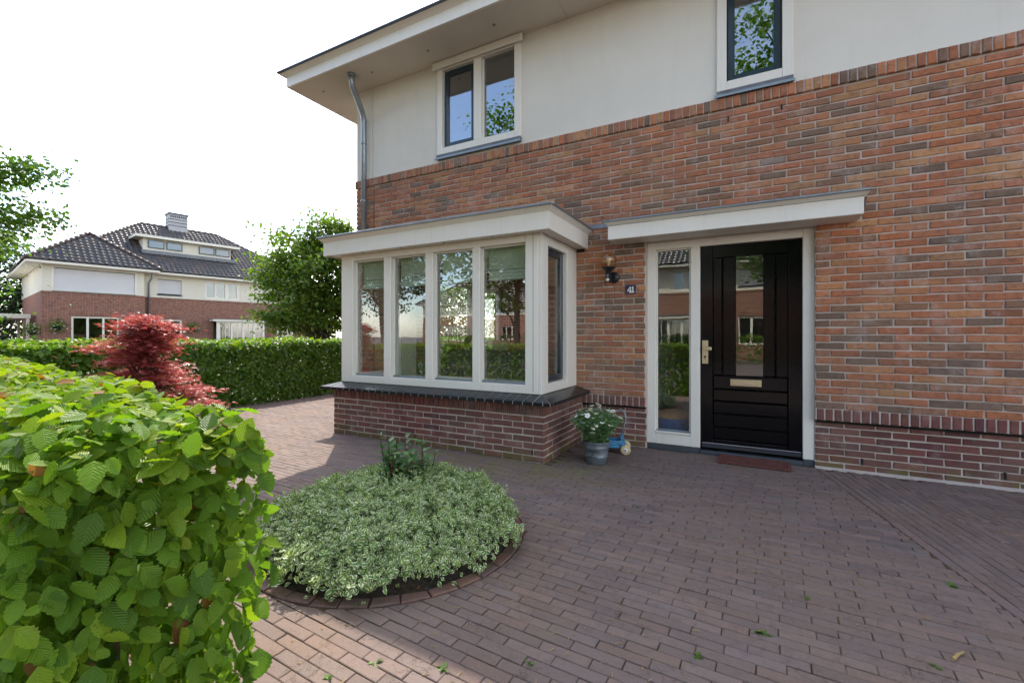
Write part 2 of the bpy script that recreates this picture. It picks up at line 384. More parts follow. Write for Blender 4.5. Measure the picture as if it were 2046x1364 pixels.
def cloud_mesh(name, tmpl, P, Nn, Tp, S, mats, midx=None, smooth=True):
    tv, tf, tuv = tmpl; n = len(P)
    Z = nrmz(Nn); Y = nrmz(Tp - Z * np.sum(Tp * Z, 1, keepdims=True)); X = np.cross(Y, Z)
    V = P[:, None, :] + S[:, None, None] * (tv[None, :, 0:1] * X[:, None] + tv[None, :, 1:2] * Y[:, None] + tv[None, :, 2:3] * Z[:, None])
    nv = len(tv); me = bpy.data.meshes.new(name)
    lens = np.array([len(f) for f in tf]); flat = np.array([i for f in tf for i in f])
    nl = len(flat); me.vertices.add(n * nv); me.vertices.foreach_set('co', V.reshape(-1).astype(np.float32))
    L = (flat[None, :] + (np.arange(n) * nv)[:, None]).reshape(-1)
    me.loops.add(n * nl); me.loops.foreach_set('vertex_index', L.astype(np.int32))
    st = np.concatenate([[0], np.cumsum(lens)[:-1]])
    me.polygons.add(n * len(tf)); me.polygons.foreach_set('loop_start', (st[None, :] + (np.arange(n) * nl)[:, None]).reshape(-1).astype(np.int32))
    if midx is not None: me.polygons.foreach_set('material_index', np.repeat(midx, len(tf)).astype(np.int32))
    me.polygons.foreach_set('use_smooth', np.ones(n * len(tf), dtype=bool))
    u = me.uv_layers.new(name='UVMap'); u.data.foreach_set('uv', np.tile(tuv[flat], (n, 1)).reshape(-1).astype(np.float32))
    for m in mats: me.materials.append(M[m])
    me.update(calc_edges=True); me.validate(); return me
def rdir(n): return nrmz(rng.normal(size=(n, 3)))
LEAF_BIG = leaf_t(); LEAF_MID = leaf_t(6, .36, .12, .0, .03, .10); LEAF_SM = leaf_s()
def inv_ground_dist(p): return -math.sin(R(YAW)) * p[0] + math.cos(R(YAW)) * p[1]
def in_view(p, m=.02):
    zc = inv_ground_dist(p) * 1.0; z_ = -(-math.sin(R(YAW))) * 0
    Zc = -math.sin(R(YAW)) * p[0] + math.cos(R(YAW)) * p[1]
    # camera looks along (-sin yaw, cos yaw)
    Zc = -math.sin(R(YAW)) * p[0] + math.cos(R(YAW)) * p[1]
    if Zc < .05: return False
    u = (math.cos(R(YAW)) * p[0] + math.sin(R(YAW)) * p[1]) / Zc; v = (p[2] - EYE) / Zc
    return abs(u) < 1.143 + m and -.774 - m < v < .75 + m

# ------------------------------------------------------------------ brick helpers
# a brick mesh: length along x, face towards -y, height z; chamfered face, open back
def brick_verts(l, h, d, ch=.005, jit=.0034, r=rnd):
    j = lambda s=1.: r.uniform(-jit, jit) * s
    x, z = l / 2, h / 2
    vs = [(-x + j(), 0.0, -z + j()), (x + j(), 0.0, -z + j()), (x + j(), 0.0, z + j()), (-x + j(), 0.0, z + j())]
    vs = [(a, ch, c_) for a, b, c_ in vs] + [(a * (1 - ch * 1.4 / x), j(.6), c_ * (1 - ch * 1.1 / z)) for a, b, c_ in vs] + [(a, d, c_) for a, b, c_ in vs]
    fs = [(4, 5, 6, 7)]
    for k in range(4):
        k2 = (k + 1) % 4; fs += [(k, k2, 4 + k2, 4 + k), (8 + k, 8 + k2, k2, k)]
    return vs, fs
def brick_set(name, l, h, d, mat, n=14, ch=.005, jit=.0034):
    ms = []
    for i in range(n):
        m = MB(); m.add(*brick_verts(l, h, d, ch, jit)); ms.append(m.mesh(name, mat))
    return ms
def bonds(x0, x1, z0, z1, ch, pitch, phase, joint=.011, holes=()):
    """running bond rectangles (xa, xb, za, zb) of bricks in a wall, cut at holes"""
    res = []; nrow = int(round((z1 - z0) / ch))
    for k in range(nrow):
        za = z0 + k * ch; zb = za + ch - joint; zm = (za + zb) / 2
        segs = [(x0, x1)]
        for hx0, hx1, hz0, hz1 in holes:
            if hz0 < zm < hz1:
                ns = []
                for a, b in segs:
                    if hx1 <= a or hx0 >= b: ns.append((a, b))
                    else:
                        if hx0 - a > .02: ns.append((a, hx0))
                        if b - hx1 > .02: ns.append((hx1, b))
                segs = ns
        for a, b in segs:
            off = phase + (pitch / 2 if k % 2 else 0)
            i = math.floor((a - off) / pitch); x = off + i * pitch
            while x < b - .004:
                xa = max(a, x); xb = min(b, x + pitch) - (joint if x + pitch < b + .003 else 0)
                if xb - xa > .018: res.append((xa, xb, za, zb))
                x += pitch
    return res
def wall_sheet(mb, x0, x1, z0, z1, y0, y1, holes=()):
    """wall slab with openings: front at y0, back at y1, reveals round the openings"""
    xs = sorted({x0, x1, *[h for q in holes for h in q[:2] if x0 < h < x1]}); zs = sorted({z0, z1, *[h for q in holes for h in q[2:] if z0 < h < z1]})
    def inh(x, z): return any(a < x < b and c_ < z < d for a, b, c_, d in holes)
    solid = {}
    for i in range(len(xs) - 1):
        for k in range(len(zs) - 1): solid[i, k] = not inh((xs[i] + xs[i + 1]) / 2, (zs[k] + zs[k + 1]) / 2)
    for (i, k), s_ in solid.items():
        if not s_: continue
        a, b, c_, d = xs[i], xs[i + 1], zs[k], zs[k + 1]
        mb.quad((a, y0, c_), (b, y0, c_), (b, y0, d), (a, y0, d)); mb.quad((b, y1, c_), (a, y1, c_), (a, y1, d), (b, y1, d))
        if not solid.get((i - 1, k)): mb.quad((a, y1, c_), (a, y0, c_), (a, y0, d), (a, y1, d))
        if not solid.get((i + 1, k)): mb.quad((b, y0, c_), (b, y1, c_), (b, y1, d), (b, y0, d))
        if not solid.get((i, k - 1)): mb.quad((a, y1, c_), (b, y1, c_), (b, y0, c_), (a, y0, c_))
        if not solid.get((i, k + 1)): mb.quad((a, y0, d), (b, y0, d), (b, y1, d), (a, y1, d))
    return mb

# ================================================================== GROUND
g = MB(); g.quad((-300, -300, -.06), (300, -300, -.06), (300, 300, -.06), (-300, 300, -.06))
tag(g.build('ground', 'asphalt'), 'flat ground of the street and gardens', kind='structure')
W = 4.90          # facade plane
# joint-sand sheet under the pavers
g = MB(); g.quad((-7.72, -1.2, -.0075), (4.2, -1.2, -.0075), (4.2, 4.96, -.0075), (-7.72, 4.96, -.0075)); g.quad((-7.72, 4.96, -.0075), (-5.36, 4.96, -.0075), (-5.36, 15, -.0075), (-7.72, 15, -.0075))
court = g.build('paved_forecourt', 'sand'); tag(court, 'purple brown clay brick paving in front of the house', kind='structure')
BED = (-1.96, 2.10); BR = .80
PL, PW, PJ = .205, .0555, .0030
pav_slots = []        # (cx, cy, angle, length, width)
a0 = R(-2.6); ca, sa = math.cos(a0), math.sin(a0)
def bx_bound(y): return .499 + .225 * (4.93 - y)
def ok_spot(x, y, m=.0):
    if (x - BED[0]) ** 2 + (y - BED[1]) ** 2 < (BR - .10 - m) ** 2: return False
    if -4.60 < x < -1.735 and y > 3.865: return False
    if x > -5.34 and y > 4.925: return False
    return -7.70 < x < 4.1 and -1.1 < y < 14.5
row = 0; v = -1.6
while v < 15.2:
    offs = (PL / 2 if row % 2 else 0) + rnd.uniform(-.02, .02); u_ = -8.6 + offs
    while u_ < 4.4:
        L_ = PL
        cx_, cy_ = u_ * ca - v * sa, u_ * sa + v * ca
        xb_ = bx_bound(cy_) - .004; e1 = cx_ + L_ / 2
        if e1 > xb_: L_ -= e1 - xb_; cx_ -= (e1 - xb_) / 2
        if L_ > .025 and not (cy_ > 4.95 and cx_ > -5.34): pav_slots.append([cx_, cy_, a0, L_ - PJ, PW - PJ])
        u_ += PL
    v += PW; row += 1
# band of pavers turned towards the street, then an elbow bond beyond it
b0 = math.atan2(-.975, .2195); cb, sb = math.cos(b0), math.sin(b0)
for k in range(12):
    s_ = -.5 + (PL / 2 if k % 2 else 0)
    while s_ < 6.6:
        ox, oy = .53 + (-sb) * 0, 4.95
        px_ = .50 + .03 + cb * s_ + (-sb) * (k * PW) ; py_ = 4.93 + sb * s_ + cb * (k * PW)
        pav_slots.append([px_, py_, b0, PL - PJ, PW - PJ, -.0035 if k > 7 else 0.]); s_ += PL
ux, uy = cb, sb; wx, wy = -sb, cb
for i in range(-8, 22):
    for j in range(-40, 42):
        # 4:1 herringbone cells
        for q in (0, 1):
            s_ = (i * 8 + j) * PW - 0.6; w_ = j * PW + 8 * PW
            if q == 0: s2, w2, an = s_ + 2 * PW, w_ + .5 * PW, b0
            else: s2, w2, an = s_ + 7.5 * PW, w_ + 2 * PW, b0 + math.pi / 2
            if w2 - (2 * PW if q else .5 * PW) < 7.4 * PW: continue
            px_ = .53 + ux * s2 + wx * w2; py_ = 4.93 + uy * s2 + wy * w2
            if px_ < 4.0 and py_ > -1.0: pav_slots.append([px_, py_, an, 4 * PW - PJ, PW - PJ])
pav_slots = [p for p in pav_slots if ok_spot(p[0], p[1])]
pav_slots.sort(key=lambda p: (0 if in_view((p[0], p[1], 0)) else 1, inv_ground_dist(p)))
pav_mesh = {}
def paver_mesh(i, l, w, mat, cut=None):
    m = MB(); vs, fs = brick_verts(l, w, .05, .0026, .0013)
    vs = [(a, c_, -b) for a, b, c_ in vs]
    return vs, fs
shared = {}
stuff = MB(); nind = 0
for p in pav_slots:
    cx_, cy_, an, l, w = p[:5]; low_ = p[5] if len(p) > 5 else 0.
    an += rnd.uniform(-.012, .012); z = rnd.uniform(-.0016, .0014) + low_; tx, ty = rnd.uniform(-.007, .007), rnd.uniform(-.01, .01)
    cx_ += rnd.uniform(-.0015, .0015)
    cut = math.hypot(cx_ - BED[0], cy_ - BED[1]) < BR + .12
    vis = in_view((cx_, cy_, 0)) and not (cx_ < -.95 and cy_ < .75)
    if nind < 300 and vis and not cut:
        key = (round(l * 1000), rnd.randrange(8))
        if key not in shared:
            m = MB(); vs, fs = paver_mesh(0, l, w, None); m.add(vs, fs); shared[key] = m.mesh('paver', 'pave_object')
        o = link('paver', shared[key], court, (cx_, cy_, z), (ty, tx, an)); nind += 1
    elif cut:
        c_, s_ = math.cos(an), math.sin(an); dd = math.hypot(cx_ - BED[0], cy_ - BED[1]); nx_, ny_ = (cx_ - BED[0]) / dd, (cy_ - BED[1]) / dd
        pg = [(cx_ + a * c_ - b * s_, cy_ + a * s_ + b * c_) for a, b in ((-l / 2, -w / 2), (l / 2, -w / 2), (l / 2, w / 2), (-l / 2, w / 2))]
        for k in range(-3, 4):          # trim against the facets of the ring
            an2 = math.atan2(ny_, nx_) + k * .05; ex_, ey_ = math.cos(an2), math.sin(an2); sd = lambda p: (p[0] - BED[0]) * ex_ + (p[1] - BED[1]) * ey_ - (BR + .003)
            if k != 0: continue
            res = []
            for i_ in range(len(pg)):
                p, q = pg[i_], pg[(i_ + 1) % len(pg)]; dp, dq = sd(p), sd(q)
                if dp >= 0: res.append(p)
                if dp * dq < 0: t_ = dp / (dp - dq); res.append((p[0] + (q[0] - p[0]) * t_, p[1] + (q[1] - p[1]) * t_))
            pg = res
        if len(pg) > 2:
            n2_ = len(pg); mx_, my_ = sum(p[0] for p in pg) / n2_, sum(p[1] for p in pg) / n2_
            ar = abs(sum(pg[i_][0] * pg[(i_ + 1) % n2_][1] - pg[(i_ + 1) % n2_][0] * pg[i_][1] for i_ in range(n2_))) / 2
            if ar > .0008:
                stuff.add([(mx_ + (p[0] - mx_) * .955, my_ + (p[1] - my_) * .955, z) for p in pg] + [(p[0], p[1], z - .003) for p in pg] + [(p[0], p[1], z - .05) for p in pg],
                          [tuple(range(n2_))] + [(n2_ + i_, n2_ + (i_ + 1) % n2_, (i_ + 1) % n2_, i_) for i_ in range(n2_)] + [(2 * n2_ + i_, 2 * n2_ + (i_ + 1) % n2_, n2_ + (i_ + 1) % n2_, n2_ + i_) for i_ in range(n2_)])
    else:
        vs, fs = paver_mesh(0, l, w, None); c_, s_ = math.cos(an), math.sin(an); V = []
        for a, b, h in vs:
            x, y = cx_ + a * c_ - b * s_, cy_ + a * s_ + b * c_
            dd = math.hypot(x - BED[0], y - BED[1])
            if dd < BR + .004: f_ = (BR + .004) / max(dd, .01); x, y = BED[0] + (x - BED[0]) * f_, BED[1] + (y - BED[1]) * f_
            V.append((x, y, z + h + a * tx + b * ty))
        stuff.add(V, fs)
tag(stuff.build('paver_field', 'pave_island', court), kind='stuff')

# ================================================================== PLANTING BED
bed = empty('planting_bed', (BED[0], BED[1], 0)); tag(bed, 'round planting bed edged with a ring of brown brick', 'planting bed')
m = MB(); nn = 40; prof = [(.0, .03), (.35, .035), (.6, .015), (.74, -.008)]
m.lathe([(max(r, .001), z) for r, z in prof][::-1], nn, capb=False, capt=True); soil = m.build('soil', 'soil', bed, True)
m = MB()
for i in range(420):
    a = rnd.uniform(0, 6.283); r_ = rnd.uniform(.60, .735); q = rnd.uniform(.003, .010); p = (r_ * math.cos(a), r_ * math.sin(a), .004 + .02 * (1 - r_ / .74)); m.lathe([(q * .5, -q * .5), (q, 0), (q * .6, q * .5)], 5, p)
tag(m.build('soil_crumbs', 'soil', bed), kind='stuff')
k_ = 60; aa = rng.random(k_) * 6.283; rr = rng.uniform(.62, .74, k_)
tag(link('fallen_leaves', cloud_mesh('fallen_leaves', leaf_s(.30, .12, .2), np.stack([rr * np.cos(aa), rr * np.sin(aa), np.full(k_, .014)], 1), np.array([0, 0, 1.]) + rng.normal(size=(k_, 3)) * .35, rng.normal(size=(k_, 3)), rng.uniform(.015, .035, k_), ['deadleaf']), bed), kind='stuff')
nb = 36
ringm = []
for i in range(5):
    m = MB(); vs, fs = brick_verts(.128, .062, .05, .0045, .003); 
    V = []
    for a, b, h in vs:
        aa = a / (BR - .03); rr = BR - .034 + h; V.append((rr * math.sin(aa), rr * math.cos(aa) - (BR - .03), -b))
    m.add([(x, y, z) for x, y, z in V], [f[::-1] for f in fs]); ringm.append(m.mesh('edging_brick', 'pave_ring'))
for i in range(nb):
    t_ = 2 * math.pi * i / nb
    link('edging_brick', rnd.choice(ringm), bed, ((BR - .03) * math.cos(t_), (BR - .03) * math.sin(t_), .006 + rnd.uniform(-.002, .004)), (rnd.uniform(-.03, .03), rnd.uniform(-.02, .02), t_ - math.pi / 2))

# ================================================================== HOUSE
house = empty('brick_house', (0, W, 0)); tag(house, 'large brick house with white upper wall, bay window and black front door', 'house')
HW = Matrix.Translation((0, W, 0)).inverted()
house['k'] = 1; del house['k']
def under(o, parent):          # keep world coordinates under a parent standing at the house origin
    o.parent = parent; o.matrix_parent_inverse = parent.matrix_world.inverted() if parent.type == 'EMPTY' and parent.parent is None else Matrix()
    return o
bpy.context.view_layer.update()
def hb(mb, name, mat, parent=None, smooth=False):
    o = mb.build(name, mat, None, smooth)
    if parent is None or parent is house:
        o.parent = house; o.matrix_parent_inverse = Matrix.Translation((0, -W, 0))
    else:
        o.parent = parent
    return o
def hbox(name, mat, parent, *a, b=0.):
    m = MB(); (m.bbox(*a, b) if b else m.box(*a)); return hb(m, name, mat, parent)
XL, XR, YB = -5.34, 9.0, 13.0
DOOR = (-1.015, .50, -.1, 2.205)
BAYH = (-4.42, -1.92, .62, 2.205)
# --- front wall body (mortar shows in the joints)
m = MB()
wall_sheet(m, XL + .008, XR, .441, 3.45, W + .0105, W + .30, [DOOR, BAYH])
wall_sheet(m, XL + .03, XR, -.1, .441, W + .066, W + .30, [DOOR, (-4.42, -1.92, -.2, .441)])
front = hb(m, 'front_wall', 'mortar')
CH, PI_ = .067, .223
zone = []
for q in bonds(XL + .06, 4.0, .55, 3.43, CH, PI_, .505, holes=[DOOR, (-1.80, -1.02, 0, 2.2), (-4.60, -1.74, 0, 2.2), (-4.978, -4.973, 0, 9)]): zone.append((q, 'face', W))
for q in bonds(-1.80, -1.02, .55, 2.225, CH, PI_, -1.02, holes=[]): zone.append((q, 'face', W))
for q in bonds(XL + .06, -4.60, .55, 3.43, CH, PI_, -4.97, holes=[(-9, -4.6, 0, 0)]): pass
for q in bonds(.505, 4.0, 0.0, .441, .063, PI_, .505): zone.append((q, 'plinth', W + .057))
for q in bonds(-1.735, -1.02, 0.0, .441, .063, PI_, -1.02): zone.append((q, 'plinth', W + .057))
zone.sort(key=lambda e: (0 if in_view(((e[0][0] + e[0][1]) / 2, W, e[0][2]), -.02) else 1, inv_ground_dist(((e[0][0] + e[0][1]) / 2, W))))
bsets = {}
rest = {'face': MB(), 'plinth': MB()}; nind = 0
for (xa, xb, za, zb), kd, yy in zone:
    l, h = xb - xa, zb - za; full = abs(l - (PI_ - .011)) < .004
    yj = yy + rnd.uniform(-.0015, .002)
    if nind < 300 and full and in_view(((xa + xb) / 2, W, za), .0):
        key = kd
        if key not in bsets: bsets[key] = brick_set('wall_brick', l, h, .03, kd + '_object', 16)
        o = link('wall_brick', rnd.choice(bsets[key]), front, ((xa + xb) / 2, yj, (za + zb) / 2), (0, rnd.uniform(-.008, .008), 0)); nind += 1
    else:
        vs, fs = brick_verts(l, h, .03, .005, .0034); mx, mz = (xa + xb) / 2, (za + zb) / 2
        rest[kd].add([(a + mx, b + yj, c_ + mz) for a, b, c_ in vs], fs)
tag(hb(rest['face'], 'brickwork', 'face_island', front), kind='stuff'); tag(hb(rest['plinth'], 'plinth_brickwork', 'plinth_island', front), kind='stuff')
# soldier courses
SP = .0655
ss = brick_set('soldier_brick', SP - .011, .108, .045, 'face_object', 8, .005, .002)
sp_ = brick_set('plinth_soldier_brick', SP - .012, .102, .045, 'plinth_object', 8, .005, .002)
x = XL - .012
while x < 4.0:
    link('soldier_brick', rnd.choice(ss), front, (x + SP / 2, W - .022 + rnd.uniform(-.002, .002), 3.495), (0, rnd.uniform(-.012, .012), 0)); x += SP
for a, b in ((.505, 3.2), (-1.735, -1.02)):
    x = a
    while x < b - .03:
        link('plinth_soldier_brick', rnd.choice(sp_), front, (x + SP / 2, W - .004 + rnd.uniform(-.002, .002), .4945), (0, rnd.uniform(-.01, .01), 0)); x += SP
hbox('mortar_band', 'mortar', front, XL - .004, XR, W - .012, W + .20, 3.442, 3.551)
hbox('plinth_band', 'mortar', front, .502, XR, W + .004, W + .064, .443, .548); hbox('plinth_band', 'mortar', front, -1.74, -1.022, W + .004, W + .064, .443, .548)
for a_, b_ in ((.502, 4.0), (-1.735, -1.022)): hbox('membrane_shadow_strip', 'dark', front, a_, b_, W + .044, W + .0655, .414, .4425)  # black membrane that also paints in the shadow line under the soldier course
# corner return of the left gable wall
hbox('corner_joint', 'dark', front, -4.979, -4.972, W + .001, W + .02, .56, 3.43)
m = MB()
for k in range(43):
    za = .55 + k * CH; l = .10 if k % 2 else .10
    vs, fs = brick_verts(l, CH - .011, .03, .005, .0025); m.add([(a + XL + .05, b + W, c_ + za + .028) for a, b, c_ in vs], fs)
    vs, fs = brick_verts(.2, CH - .011, .03, .005, .0025); m.add([(XL + b, -a + W + .11, c_ + za + .028) for a, b, c_ in vs], fs)
tag(hb(m, 'corner_brickwork', 'face_island', front), kind='stuff')
for (wx_, wz_) in ((-.217, 3.34), (.236, 3.349), (-2.709, 3.274), (-1.486, 2.515), (-1.361, 2.466), (-.226, 2.463), (.687, 2.469)):
    hbox('weep_slot', 'dark', front, wx_ - .006, wx_ + .006, W - .002, W + .02, wz_ - .028, wz_ + .028)
for (wx_, wz_) in ((.849, .09), (1.751, .097)):
    hbox('weep_slot', 'dark', front, wx_ - .007, wx_ + .007, W + .053, W + .08, wz_ - .028, wz_ + .028)
m = MB(); m.add([(.5, W + .01, -.02), (4.0, W + .01, -.02), (4.0, W + .01, .006), (.5, W + .01, .006), (.5, W + .07, -.02), (4.0, W + .07, -.02), (4.0, W + .07, .014), (.5, W + .07, .014)],
             [(0, 1, 2, 3), (3, 2, 6, 7)]); hb(m, 'mortar_fillet', 'mortar', front)
# --- other walls, floors
m = MB(); SWIN = (6.6, 9.05, .5, 2.25)
tmp = MB(); wall_sheet(tmp, W + .302, YB, -.1, 3.45, 0, .28, [SWIN])
m.v = [(XL + .012 + y, x, z) for x, y, z in tmp.v]; m.f = [f[::-1] for f in tmp.f]
lw = hb(m, 'side_wall', 'wall_far')
hbox('side_stucco', 'stucco', house, XL + .02, XL + .29, W + .302, YB, 3.452, 4.92)
m = MB(); wall_sheet(m, XL + .3, XR, -.1, 4.92, YB - .3, YB - .002, [(-4.7, -1.6, .1, 2.45)]); hb(m, 'back_wall', 'wall_far')
hbox('added_rear_glazing', 'glass', house, -4.7, -1.6, YB - .12, YB - .11, .1, 2.45)  # glazing added in the back wall to bring daylight into the room
hbox('end_wall', 'wall_far', house, XR - .3, XR - .002, W + .302, YB - .302, -.1, 4.92)
hbox('floor_slab', 'roomfloor', house, XL + .30, XR - .3, W + .302, YB - .302, -.09, .06)
hbox('storey_slab', 'roomwall', house, XL + .30, XR - .3, W + .302, YB - .302, 2.62, 2.85)
hbox('inner_wall', 'roomwall', house, -1.20, -1.08, W + .302, YB - .302, .062, 2.618); hbox('inner_wall', 'roomwall', house, 1.4, 1.5, W + .302, 9.3, .062, 2.618)
hbox('inner_wall', 'roomwall', house, -1.078, 1.398, 9.2, 9.3, .062, 2.618)
hbox('inner_wall', 'roomwall', house, XL + .302, 2.5, 8.5, 8.6, 2.852, 4.88); hbox('inner_wall', 'roomwall', house, 2.5, 2.6, W + .302, 8.5, 2.852, 4.88); hbox('inner_wall', 'roomwall', house, -1.6, -1.5, W + .302, 8.5, 2.852, 4.88)
sw = hbox('side_window', 'white', house, XL + .1, XL + .17, 6.6, 6.7, .5, 2.25)
for a in ((6.7, 8.95, .5, .58), (6.7, 8.95, 2.17, 2.25), (8.95, 9.05, .5, 2.25), (7.75, 7.87, .58, 2.17)): hbox('frame_bar', 'white', sw, XL + .1, XL + .17, *a)
hbox('pane', 'glass', sw, XL + .13, XL + .138, 6.7, 8.95, .58, 2.17)
# --- upper stucco wall
WIN1 = (-3.794, -2.513, 3.62, 4.90); WIN2 = (-.32, .328, 3.58, 4.90)
m = MB(); wall_sheet(m, -5.008, XR, 3.552, 4.915, W + .015, W + .30, [WIN1, WIN2]); hb(m, 'upper_stucco_wall', 'stucco')
hbox('corner_board', 'stucco', house, XL, -5.016, W + .012, W + .30, 3.552, 4.915)
def sash(parent, x0, x1, z0, z1, y, w, mat, name='sash'):
    s_ = hbox(name, mat, parent, x0, x0 + w, y, y + .05, z0, z1, b=.006)
    hbox('sash_bar', mat, s_, x1 - w, x1, y, y + .05, z0, z1, b=.006); hbox('sash_bar', mat, s_, x0 + w, x1 - w, y + .002, y + .048, z0, z0 + w); hbox('sash_bar', mat, s_, x0 + w, x1 - w, y + .002, y + .048, z1 - w, z1)
    return s_
def upwin(x0, x1, z0, z1, mull, label):
    fr = hbox('upper_window', 'white', house, x0, x0 + .088, W - .015, W + .11, z0, z1, b=.005); fr['label'] = label
    P = lambda *a, n='frame_bar', mt='white', b=.004: hbox(n, mt, fr, *a, b=b)
    P(x1 - .088, x1, W - .015, W + .11, z0, z1)
    P(x0 + .088, x1 - .088, W - .013, W + .11, z0, z0 + .09); P(x0 + .088, x1 - .088, W - .013, W + .11, z1 - .11, z1 - .0)
    xs = [x0 + .088, x1 - .088]
    if mull: P(mull[0], mull[1], W - .014, W + .11, z0 + .09, z1 - .11); xs = [xs[0], mull[0], mull[1], xs[1]]
    for i in range(0, len(xs), 2):
        a, b = xs[i], xs[i + 1]; zz0, zz1 = z0 + .09, z1 - .11
        if i == 0:
            sash(fr, a + .008, b - .008, zz0 + .008, zz1 - .008, W + .035, .062, 'navy'); hbox('pane', 'glass_up', fr, a + .06, b - .06, W + .055, W + .061, zz0 + .06, zz1 - .06)
        else:
            hbox('pane', 'glass_up', fr, a, b, W + .055, W + .061, zz0, zz1); P(a, a + .018, W + .03, W + .054, zz0, zz1, n='glazing_bead'); P(a + .018, b, W + .03, W + .054, zz0, zz0 + .016, n='glazing_bead')
        hbox('roller_blind', 'taupe', fr, a + .01, b - .01, W + .125, W + .131, 4.40, zz1)
    hbox('lead_sill', 'lead', fr, x0 + .0, x1 - .0, W - .03, W + .04, z0 - .062, z0 - .004); hbox('lead_lip', 'zinc', fr, x0 - .012, x1 + .012, W - .046, W - .031, z0 - .068, z0 - .045)
    return fr
f1 = upwin(-3.794, -2.513, 3.655, 4.90, (-3.20, -3.085), 'two light upper window with navy casement and half drawn blind')
hbox('top_trim', 'white', f1, -3.85, -2.475, W - .06, W - .016, 4.80, 4.897, b=.012)
upwin(-.32, .328, 3.62, 4.90, None, 'narrow upper window with navy casement above the door')
# --- eaves and roof
EX, EY = -6.10, 4.27
hbox('soffit', 'soffit', house, EX + .02, XR + .5, EY + .02, W + .012, 4.902, 4.93); hbox('soffit', 'soffit', house, EX + .02, XL + .018, W + .014, YB + .6, 4.902, 4.93)
for sx in (-1.9, .9): hbox('soffit_seam', 'lead', house, sx, sx + .002, EY + .04, W, 4.9005, 4.9019)
m = MB(); prof = [(0, 4.888), (0, 5.03), (-.03, 5.05), (-.075, 5.075)]
for i in range(3):
    (a, za), (b, zb) = prof[i], prof[i + 1]
    m.quad((EX + a, EY + a, za), (XR + .5, EY + a, za), (XR + .5, EY + b, zb), (EX + b, EY + b, zb)); m.quad((EX + a, YB + .6, za), (EX + a, EY + a, za), (EX + b, EY + b, zb), (EX + b, YB + .6, zb))
m.quad((EX, EY, 4.888), (EX + .03, EY + .03, 4.888), (XR + .5, EY + .03, 4.888), (XR + .5, EY, 4.888)); m.quad((EX, YB + .6, 4.888), (EX + .03, YB + .6, 4.888), (EX + .03, EY + .03, 4.888), (EX, EY, 4.888))
m.quad((EX + .03, EY + .03, 4.888), (EX + .03, EY + .03, 4.95), (XR + .5, EY + .03, 4.95), (XR + .5, EY + .03, 4.888)); m.quad((EX + .03, YB + .6, 4.888), (EX + .03, YB + .6, 4.95), (EX + .03, EY + .03, 4.95), (EX + .03, EY + .03, 4.888))
hb(m, 'fascia', 'white')
m = MB()
hbox('roof_edge_trim', 'drip', house, EX - .10, XR + .5, EY - .10, EY - .06, 5.072, 5.10, b=.006); hbox('roof_edge_trim', 'drip', house, EX - .10, EX - .06, EY - .058, YB + .6, 5.072, 5.10, b=.006)
m = MB(); a0_, b0_, c0_, d0_ = (EX - .06, EY - .06, 5.085), (XR + .5, EY - .06, 5.085), (XR + .5, YB + .6, 5.085), (EX - .06, YB + .6, 5.085)
r0, r1 = (EX + 4.6, 8.9, 7.6), (XR - 3, 8.9, 7.6); m.add([a0_, b0_, c0_, d0_, r0, r1], [(0, 1, 5, 4), (1, 2, 5), (2, 3, 4, 5), (3, 0, 4), (3, 2, 1, 0)]); hb(m, 'roof', 'tile')
for dx, dy in ((-5.729, 4.616), (-4.715, 4.606), (-3.718, 4.60), (-2.715, 4.59), (-1.7, 4.59), (-.7, 4.59)):
    m = MB(); m.lathe([(.016, 0), (.016, .012)], 12, (dx, dy, 4.893)); hb(m, 'soffit_vent', 'zinc')
# downpipe
m = MB(); m.tube([(-5.00, 4.50, 4.915), (-5.00, 4.50, 4.80), (-5.012, 4.53, 4.74), (-5.10, 4.80, 4.50), (-5.118, 4.835, 4.44), (-5.12, 4.84, 4.36), (-5.12, 4.84, 2.41)], .041, 14)
dp = hb(m, 'downpipe', 'zinc', None, True)
for z_, p in ((4.05, (-5.12, 4.84)), (4.40, (-5.12, 4.84)), (3.2, (-5.12, 4.84))):
    m = MB(); m.lathe([(.043, 0), (.047, .004), (.047, .022), (.043, .026)], 14, (p[0], p[1], z_)); hb(m, 'pipe_collar', 'zinc', dp, True)
m = MB(); m.lathe([(.052, 0), (.055, .01), (.055, .03)], 14, (-5.0, 4.50, 4.872)); hb(m, 'pipe_collar', 'zinc', dp, True)

# --- bay window
bay = hbox('bay_window', 'mortar', house, -4.592, -1.743, 3.868, W + .05, -.1, .548)
bx0, bx1, by = -4.60, -1.735, 3.86
bset = brick_set('bay_brick', PI_ - .011, .063 - .011, .02, 'plinth_object', 10)
def bay_face(rects, fn, rz):
    for xa, xb, za, zb in rects:
        l = xb - xa
        if abs(l - (PI_ - .011)) < .004: me = rnd.choice(bset)
        else:
            mm = MB(); mm.add(*brick_verts(l, zb - za, .02)); me = mm.mesh('bay_brick', 'plinth_object')
        x, y = fn((xa + xb) / 2); link('bay_brick', me, bay, (x, y, (za + zb) / 2), (0, 0, rz + rnd.uniform(-.004, .004)))
bay_face(bonds(bx0, bx1, 0, .441, .063, PI_, bx1), lambda s: (s, by + rnd.uniform(-.001, .002)), 0)
bay_face(bonds(by, W + .02, 0, .441, .063, PI_, by - .0), lambda s: (bx1 + rnd.uniform(-.002, .001), s), R(90))
bay_face(bonds(-W - .02, -by, 0, .441, .063, PI_, -by), lambda s: (bx0 + rnd.uniform(-.001, .002), -s), R(-90))
bss = brick_set('bay_soldier_brick', SP - .012, .098, .03, 'plinth_object', 6, .005, .002)
x = bx0 - .01
